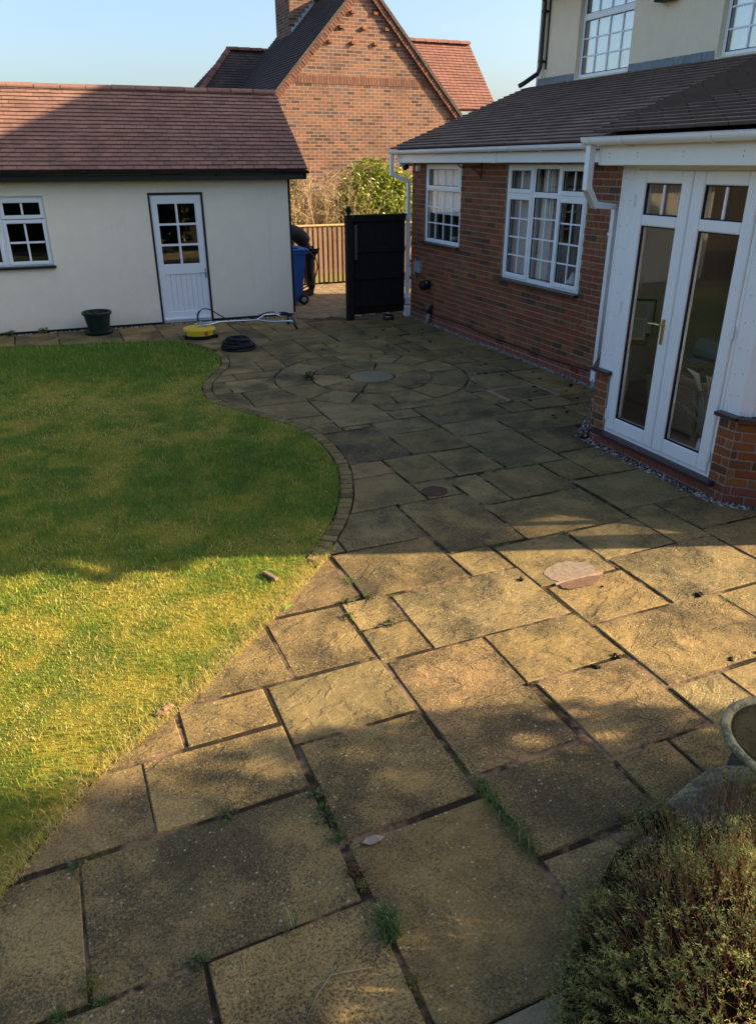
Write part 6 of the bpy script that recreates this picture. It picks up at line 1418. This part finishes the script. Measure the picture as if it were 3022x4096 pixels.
# weeds and grass tufts in the joints
M_TUFT = m_foliage('tuft_grass', [(0,(0.055,0.120,0.030)),(.5,(0.115,0.200,0.045)),(.85,(0.25,0.29,0.10)),(1,(0.50,0.45,0.26))], trans=.25)
M_WEED = m_foliage('joint_weed', [(0,(0.020,0.045,0.014)),(.6,(0.055,0.095,0.020)),(1,(0.14,0.17,0.035))], trans=.2)
def tuft(label, pts, n, h, spread):
    pts = np.array(pts, float); c = pts.mean(0); i = rng.integers(0,len(pts),n); x = pts[i,0]+rng.normal(0,spread,n)-c[0]; y = pts[i,1]+rng.normal(0,spread,n)-c[1]
    hh = h*rng.uniform(.45,1.1,n); v, tr, s_ = grass_blades(x, y, hh, np.full(n,.0028), np.clip(rng.normal(.65,.22,n),.1,1.0), -.008, np.clip(rng.normal(.38,.18,n)+(rng.random(n)<.12)*.5,0,1))
    o = link('grass_tuft', np_mesh('grass_tuft', v, tr, s_), M_TUFT, None, (c[0],c[1],0)); tag(o, label, 'grass tuft'); return o
def weed(label, x, y, n=26, r_=.045, ls=.018, z=.012, name='weed', mat=None):
    p = np.stack([rng.normal(0,r_*.36,n), rng.normal(0,r_*.36,n), rng.uniform(.0,z*2,n)],1); nr = np.stack([rng.normal(0,.5,n),rng.normal(0,.5,n),np.ones(n)],1); nr /= np.linalg.norm(nr,axis=1)[:,None]
    o = link(name, leaf_mesh(name, p, nr, ls*rng.uniform(.7,1.4,n), ls*.55*rng.uniform(.7,1.3,n), rng.random(n)), mat or M_WEED, None, (x,y,0)); tag(o, label, 'weed' if name == 'weed' else 'moss'); return o
tuft('long strip of shaggy grass growing in the joint at the centre right', [(1.405+.004*math.sin(i), 2.15-.0275*i) for i in range(16)], 800, .056, .022)
tuft('thick round grass tuft in the joint near the bottom centre', [(.745,1.66),(.755,1.70),(.75,1.63)], 420, .085, .018)
tuft('thin grass tuft in the joint at the bottom left corner', [(-.35,1.80)], 60, .06, .012)
tuft('small grass tuft beside the yellow moss clump at bottom left', [(-.22,1.80)], 50, .05, .010)
tuft('few long grass blades standing in the lower horizontal joint', [(.42,1.81),(.44,1.81)], 22, .12, .012)
tuft('short grass tuft in the joint beside the right-hand sunlit flag', [(3.61,2.86),(3.61,2.80)], 40, .05, .012)
tuft('dark grass tuft at the corner of the relaid flag', [(4.74,7.10)], 60, .05, .02)
tuft('second dark tuft beside the relaid flag by the circle', [(4.60,7.16)], 50, .04, .02)
tuft('grass tuft at the tip of the triangular sunlit flags', [(.85,3.79),(.84,3.76)], 80, .05, .018)
tuft('dry grass wisps in the joint beside the wide sunlit flag', [(1.525,4.06),(1.52,4.02)], 60, .05, .014)
for (x, y, lab) in ((.715,2.36,'small leafy weed at a joint crossing below the wide shaded flag'),(.72,2.26,'leafy weed halfway down the central joint'),(.725,2.20,'cluster of weeds in the central shaded joint'),(.725,2.10,'lowest green weed in the central joint'),
    (-.265,2.385,'dark weed at the joint crossing on the left'),(.11,1.80,'bushy weed where the bottom joints meet'),(.34,2.405,'pale stringy weed in the upper left joint'),(1.375,3.62,'pointed green weed between two small sunlit flags'),(1.56,3.775,'weed cushion along the top of the small sunlit flag'),
    (1.43,3.79,'round weed at the corner of the small sunlit flag'),(1.56,3.455,'weed line between the two small sunlit flags'),(3.22,4.02,'bright green weed at the edge of the shade'),(2.93,9.03,'dark plantain weed on the paved circle'),(3.38,8.86,'tiny weed beside the centre stone of the circle'),
    (-.62,13.46,'leafy plant at the foot of the cream wall'),(-.12,13.44,'low leaves at the wall left of the planter'),(1.95,1.70,'weeds in the dark gap beside the rockery stone')):
    weed(lab, x, y, 34, .055 if y < 9 else .12, .020 if y < 9 else .06, .014 if y < 9 else .04)
M_MOSS = m_foliage('golden_moss', [(0,(0.075,0.060,0.012)),(.6,(0.17,0.145,0.025)),(1,(0.25,0.22,0.05))], trans=.1)
M_MOSSB = m_foliage('brown_moss', [(0,(0.050,0.026,0.010)),(.6,(0.12,0.065,0.020)),(1,(0.18,0.11,0.03))], trans=.1)
weed('golden green moss cushion in the joint at bottom left', -.245,1.865,260,.055,.008,.016,'moss_cushion',M_MOSS)
weed('orange brown moss filling the lower central joint', .725,1.93,320,.035,.008,.012,'moss_cushion',M_MOSSB)
weed('yellow moss at the foot of the central joint', .725,1.855,200,.03,.008,.014,'moss_cushion',M_MOSS)
weed('small golden moss cushion on the flag near the rockery', 1.86,1.735,160,.04,.008,.012,'moss_cushion',M_MOSS)
weed('moss along the joint at the bottom centre', .745,1.45,200,.03,.008,.010,'moss_cushion',M_MOSS)
# litter on the ground
m = MB(); pts = [(.80,2.035),(.83,2.055),(.87,2.05),(.90,2.03),(.87,2.015),(.83,2.015)]; m.add([(a,b,.010+.006*((i+1)%2)) for i,(a,b) in enumerate(pts)],[(0,1,5),(1,2,4,5),(2,3,4)]); m.tube([(.79,2.034,.012),(.76,2.03,.008)],.0018,5); single('fallen_leaf', m, plain('dry_leaf',(0.30,0.23,0.17),.9,.1,.2,40), 'pale dry leaf lying on the central shaded flag', 'leaf')
m = MB(); m.tube([(.38,1.475,.006),(.44,1.535,.010),(.50,1.575,.012),(.58,1.56,.008),(.64,1.545,.012)],[.0015,.0022,.0026,.002,.0012],6); m.tube([(.50,1.575,.012),(.53,1.60,.014)],[.002,.001],5); single('twig', m, plain('grey_twig',(0.34,0.27,0.19),.9,.1,.2,60), 'thin crooked twig on the flag at bottom centre', 'twig', smooth=True)
m = MB(); a = math.atan2(-.16,.06); m.bbox(-.07,.07,-.017,.017,-.006,.018,.005, fr=lambda u,v,z:(1.06+u*math.cos(a)-v*math.sin(a),4.27+u*math.sin(a)+v*math.cos(a),z+.012)); single('brick_fragment', m, plain('dull_broken_brick',(0.26,0.165,0.105),.95,.1,.35,30,.5,60), 'broken strip of red brick lying on the edge of the lawn', 'brick')
for (x, y, lab) in ((.22,3.20,'broken tile chip in the lawn edge near the triangular flags'),(.19,3.16,'second tile chip in the lawn edge'),):
    m = MB(); a = random.random()*3; m.bbox(-.03,.03,-.015,.015,0,.02,.005, fr=lambda u,v,z:(x+u*math.cos(a)-v*math.sin(a),y+u*math.sin(a)+v*math.cos(a),z)); single('tile_chip', m, plain('dull_tile_chip',(0.30,0.17,0.115),.95,.1,.35,30,.5,60), lab, 'brick')
m = MB(); m.add([(1.02,3.83,.008),(1.07,3.86,.012),(1.10,3.90,.008),(1.04,3.875,.014)],[(0,1,3),(1,2,3)]); single('fallen_leaf', m, plain('bright_leaf',(0.14,0.26,0.03),.6,.3,.1), 'bright green leaf on the small sunlit flag by the lawn', 'leaf')
# dark moss lumps dropped from the roof
P_ = [(5.7,8.1),(5.55,8.6),(5.36,8.75),(5.1,8.3),(5.0,8.33),(5.25,8.15),(5.3,7.5),(5.55,7.2),(5.2,7.3),(5.5,6.9),(5.6,7.8),(5.75,7.6),(4.95,7.05),(4.85,6.45),(4.82,6.38),(5.05,6.5),(5.3,10.3),(5.5,10.6),(5.1,10.9),(5.0,11.4),(4.6,10.3),(5.65,9.6),(5.4,9.5),(5.1,9.2),(5.75,9.2),(5.2,11.6),(5.6,11.2),(4.4,9.9),(3.5,2.97),(2.56,3.59),(3.15,2.38),(3.27,3.46),(2.33,4.98),(3.0,3.3),(3.32,2.36),(1.99,2.64),(2.6,2.66),(5.72,7.35),(5.78,7.42),(5.83,7.2),(2.42,2.62),(5.66,7.0),(3.62,10.5),(3.9,10.6)]
vs_ = []; ts_ = []
for i, (x, y) in enumerate(P_):
    s_ = random.uniform(.008,.019); k = len(vs_)
    for q in range(3): vs_.append(oc*np.array([s_*random.uniform(.6,1.5),s_*random.uniform(.6,1.2),s_*.7])*(1+rng.uniform(-.35,.35,(6,1)))+np.array([x+random.uniform(-s_,s_),y+random.uniform(-s_,s_),s_*.4])); ts_.append(fc+6*(len(vs_)-1))
o = link('moss_debris', np_mesh('moss_debris', np.concatenate(vs_), np.concatenate(ts_)), plain('dark_moss_debris',(0.035,0.028,0.016),.95,.05,.4,50)); tag(o, 'small dark moss lumps fallen on the flags', 'debris', kind='stuff')

# ------------------------------------------------------------------ shrubs beyond the drive
M_LAUREL = m_foliage('glossy_laurel', [(0,(0.070,0.110,0.018)),(.5,(0.22,0.26,0.032)),(.85,(0.44,0.42,0.055)),(1,(0.60,0.54,0.11))], rough=.32, trans=.3)
lau = Thing('laurel_bush', 'bright yellow green laurel bush behind the black gate', 'shrub', (7.5,17.6,0))
p1,n1_,s1_ = cloud(11000,(7.45,17.70,1.3),(1.35,.75,1.22),150,.30,.35); p2,n2_,s2_ = cloud(5000,(8.0,17.55,1.55),(.75,.6,.85),70,.3,.3); p1 = np.concatenate([p1,p2]); n1_ = np.concatenate([n1_,n2_]); s1_ = np.concatenate([s1_,s2_]); keep = p1[:,2] > .05
lm_ = leaf_mesh('leaves', p1[keep]-np.array(lau.loc), n1_[keep], rng.uniform(.08,.15,keep.sum()), rng.uniform(.035,.055,keep.sum()), s1_[keep]); link('leaves', lm_, M_LAUREL, lau.o)
m = MB()
for i in range(22):
    x = random.uniform(6.7,8.3); y = random.uniform(17.1,17.7); h_ = random.uniform(1.0,2.0); m.tube([(x,y,0),(x+random.uniform(-.12,.12),y,h_*.5),(x+random.uniform(-.3,.3),y+random.uniform(-.15,.15),h_)],[.016,.012,.004],5)
lau.part('stems', m, plain('tan_stems',(0.36,0.24,0.13),.85,.1,.25,30))
M_TWIG = plain('pale_bare_twigs',(0.46,0.33,0.20),.85,.1,.3,30)
def bare_shrub(label, cx, cy, w_, h_, nst, nleaf, seed):
    rs = random.Random(seed); th_ = Thing('bare_shrub', label, 'shrub', (cx,cy,0), group='leafless shrubs behind the fence'); m = MB()
    for i in range(nst):
        x, y = cx+rs.uniform(-w_,w_)*.7, cy+rs.uniform(-.25,.25); a = rs.uniform(-.5,.5); L_ = h_*rs.uniform(.55,1.0); pts = [(x,y,.05)]; 
        for k in range(1,6): pts.append((pts[-1][0]+L_/5*(a*.6+rs.uniform(-.18,.18)), pts[-1][1]+L_/5*rs.uniform(-.15,.15), pts[-1][2]+L_/5*rs.uniform(.8,1.0)))
        m.tube(pts,[.012,.010,.008,.006,.004,.002],5,cap=False)
        for k in range(2,6):
            for q in range(3):
                b = Vector(pts[k-1]).lerp(Vector(pts[k]), rs.random()); d_ = Vector((rs.uniform(-1,1),rs.uniform(-.5,.5),rs.uniform(.2,1))).normalized(); l_ = rs.uniform(.12,.34); e = b+d_*l_; m.tube([b,b.lerp(e,.5)+Vector((rs.uniform(-.03,.03),0,rs.uniform(-.03,.03))),e],[.005,.0035,.0015],4,cap=False)
    th_.part('twigs', m, M_TWIG)
    if nleaf:
        p,nr,s_ = cloud(nleaf,(cx,cy,h_*.58),(w_,.3,h_*.42),30,.3,.3); lm_ = leaf_mesh('leaves', p-np.array(th_.loc), nr, rng.uniform(.05,.10,nleaf), rng.uniform(.02,.035,nleaf), np.clip(s_*.8+.25,0,1)); link('leaves', lm_, m_foliage('sparse_olive_leaves', [(0,(0.08,0.08,0.02)),(.6,(0.19,0.17,0.05)),(1,(0.42,0.36,0.17))], trans=.25), th_.o)
bare_shrub('tangled tan shrub with a few leaves next to the outbuilding corner',5.45,17.25,.75,2.55,120,2200,1)
bare_shrub('open leafless shrub between the tangled shrub and the laurel',6.35,17.15,.50,2.3,80,520,2)
bare_shrub('leafless stems in front of the laurel',6.85,17.05,.30,1.8,18,60,3)
hg_ = Thing('dark_hedge', 'dark evergreen hedge filling the gap below the brick gable', 'hedge', (6.3,18.7,0)); p,nr,s_ = cloud(5200,(6.2,18.8,.7),(2.6,.5,.95),160,.25,.4); keep = p[:,2] > 0
link('leaves', leaf_mesh('leaves', p[keep]-np.array(hg_.loc), nr[keep], rng.uniform(.06,.12,keep.sum()), rng.uniform(.03,.05,keep.sum()), s_[keep]*.55), M_LAUREL, hg_.o)
m = MB(); m.box(4.2,8.4,18.6,19.2,0,1.0); hg_.part('dark_core_box', m, plain('dark_hedge_fill',(0.02,0.016,0.01),.95,.05,.4,20))  # solid dark box, the shade inside the hedge put into its colour
cr_ = Thing('creeper', 'thin creeper with pale leaves climbing beside the outbuilding gable', 'climber', (4.75,15.2,0)); m = MB(); pts = [(4.72,15.6,0),(4.74,15.5,1.2),(4.66,15.4,2.2),(4.60,15.3,2.9),(4.52,15.25,3.2)]; m.tube(catmull(pts,4),.007,5)
cr_.part('stem', m, M_TWIG); n = 60; k = rng.random(n); p = np.stack([4.74-.2*k+rng.normal(0,.05,n),15.4-.2*k+rng.normal(0,.05,n),1.9+1.35*k],1)-np.array(cr_.loc); nr = rng.normal(0,1,(n,3))+np.array([0,-1,.3]); nr /= np.linalg.norm(nr,axis=1)[:,None]; link('leaves', leaf_mesh('leaves', p, nr, rng.uniform(.05,.10,n), rng.uniform(.02,.04,n), rng.uniform(.4,1,n)), M_LAUREL, cr_.o)

# ------------------------------------------------------------------ garden out of view, partly added (throws the shade in front, mirrored in the panes)
M_EVER = m_foliage('dark_evergreen', [(0,(0.022,0.040,0.012)),(.6,(0.060,0.085,0.020)),(1,(0.13,0.14,0.035))], rough=.5, trans=.15)
def tree(name, label, base, crowns, nleaf, ls, trunk_h, cat='tree', cut_fn=None, group=None):
    th_ = Thing(name, label, cat, base, group); P2 = []; N2_ = []; S2_ = []
    for (c, r, k) in crowns:
        p,nr,s_ = cloud(int(nleaf*k),c,r,150,.30,.12); P2.append(p); N2_.append(nr); S2_.append(s_)
    p = np.concatenate(P2); nr = np.concatenate(N2_); s_ = np.concatenate(S2_); keep = p[:,2] > .05
    if cut_fn is not None: keep &= ~cut_fn(p)
    p, nr, s_ = p[keep], nr[keep], s_[keep]
    link('crown', leaf_mesh('crown', p-np.array(base), nr, rng.uniform(.7,1.4,len(p))*ls, rng.uniform(.35,.6,len(p))*ls, s_), M_EVER, th_.o)
    m = MB(); b = Vector(base); m.tube([b, b+Vector((.03,.02,trunk_h*.5)), b+Vector((-.02,.05,trunk_h))],[.09,.07,.045],9)
    for (c, r, k) in crowns:
        for i in range(7): a = random.random()*6.28; e = Vector(c)+Vector((math.cos(a)*r[0]*.7,math.sin(a)*r[1]*.7,random.uniform(-.5,.6)*r[2])); s0_ = b+Vector((0,0,trunk_h*random.uniform(.4,1))); m.tube([s0_,s0_.lerp(e,.5)+Vector((0,0,.1)),e],[.03,.02,.006],6)
    th_.part('trunk', m, plain('grey_bark',(0.10,0.075,0.055),.95,.1,.3,20,.6,30)); return th_
PQ = lambda p_, q_: (.936*p_+.352*q_, -.352*p_+.936*q_)
bx_, by_ = PQ(6.6,1.5)
def gap(p):
    pp = .936*p[:,0]-.352*p[:,1]; q = .352*p[:,0]+.936*p[:,1]; zr = p[:,2]-.444*(pp-1.45)      # height of the ray where it meets the heather
    g1 = ((q-1.38)/.50)**2+((zr-.46)/.26)**2 < 1
    return g1
tree('evergreen_shrub','broad evergreen shrub standing right of the camera outside the picture',(bx_,by_,0),[((bx_,by_,2.25),(1.38,1.46,1.50),1.0),((bx_+.1,by_-.2,1.2),(1.2,1.25,1.0),.3)],30000,.13,2.0,'shrub',gap)
tx_, ty_ = PQ(12.5,.45)
tree('sky_block_tree','unseen tall tree added far right of the camera to block sky glow',(tx_,ty_,0),[((tx_,ty_,6.4),(1.9,2.0,2.7),1.0)],26000,.20,6.0,'tree',gap)  # added out of view to block bright sky around the sun
def hedge(name, label, x0, x1, y0, y1, h, n):
    th_ = Thing(name, label, 'hedge', ((x0+x1)/2,(y0+y1)/2,0)); p = np.stack([rng.uniform(x0,x1,n),rng.uniform(y0,y1,n),rng.uniform(0,h,n)],1)
    p[:,2] += .5*(vnoise(p[:,0],p[:,1],.7)-.5)*(p[:,2]/h); nr = rng.normal(0,1,(n,3)); nr[:,2] += .4; nr /= np.linalg.norm(nr,axis=1)[:,None]
    link('leaves', leaf_mesh('leaves', p-np.array(th_.loc), nr, rng.uniform(.14,.30,n), rng.uniform(.08,.16,n), rng.random(n)), M_EVER, th_.o)
    m = MB(); m.box(x0+.3,x1-.3,y0+.3,y1-.3,0,h-.4); th_.part('dark_core_box', m, plain('dark_hedge_core',(0.018,0.017,0.010),.95,.05,.4,20))  # solid near-black box stands in for the shaded hedge interior
hedge('boundary_hedge','tall dark hedge at the bottom of the garden behind the camera',-14,9,-12.0,-10.4,4.4,9000)
hedge('boundary_hedge','tall hedge along the far side of the lawn opposite the house',-12.5,-11.0,-10,14,4.2,9000)
hedge('sky_block_border','unseen evergreen border added close behind the camera to cut sky light',-5.0,4.0,-3.2,-1.8,3.6,9000)  # added out of view to darken the nearest flags
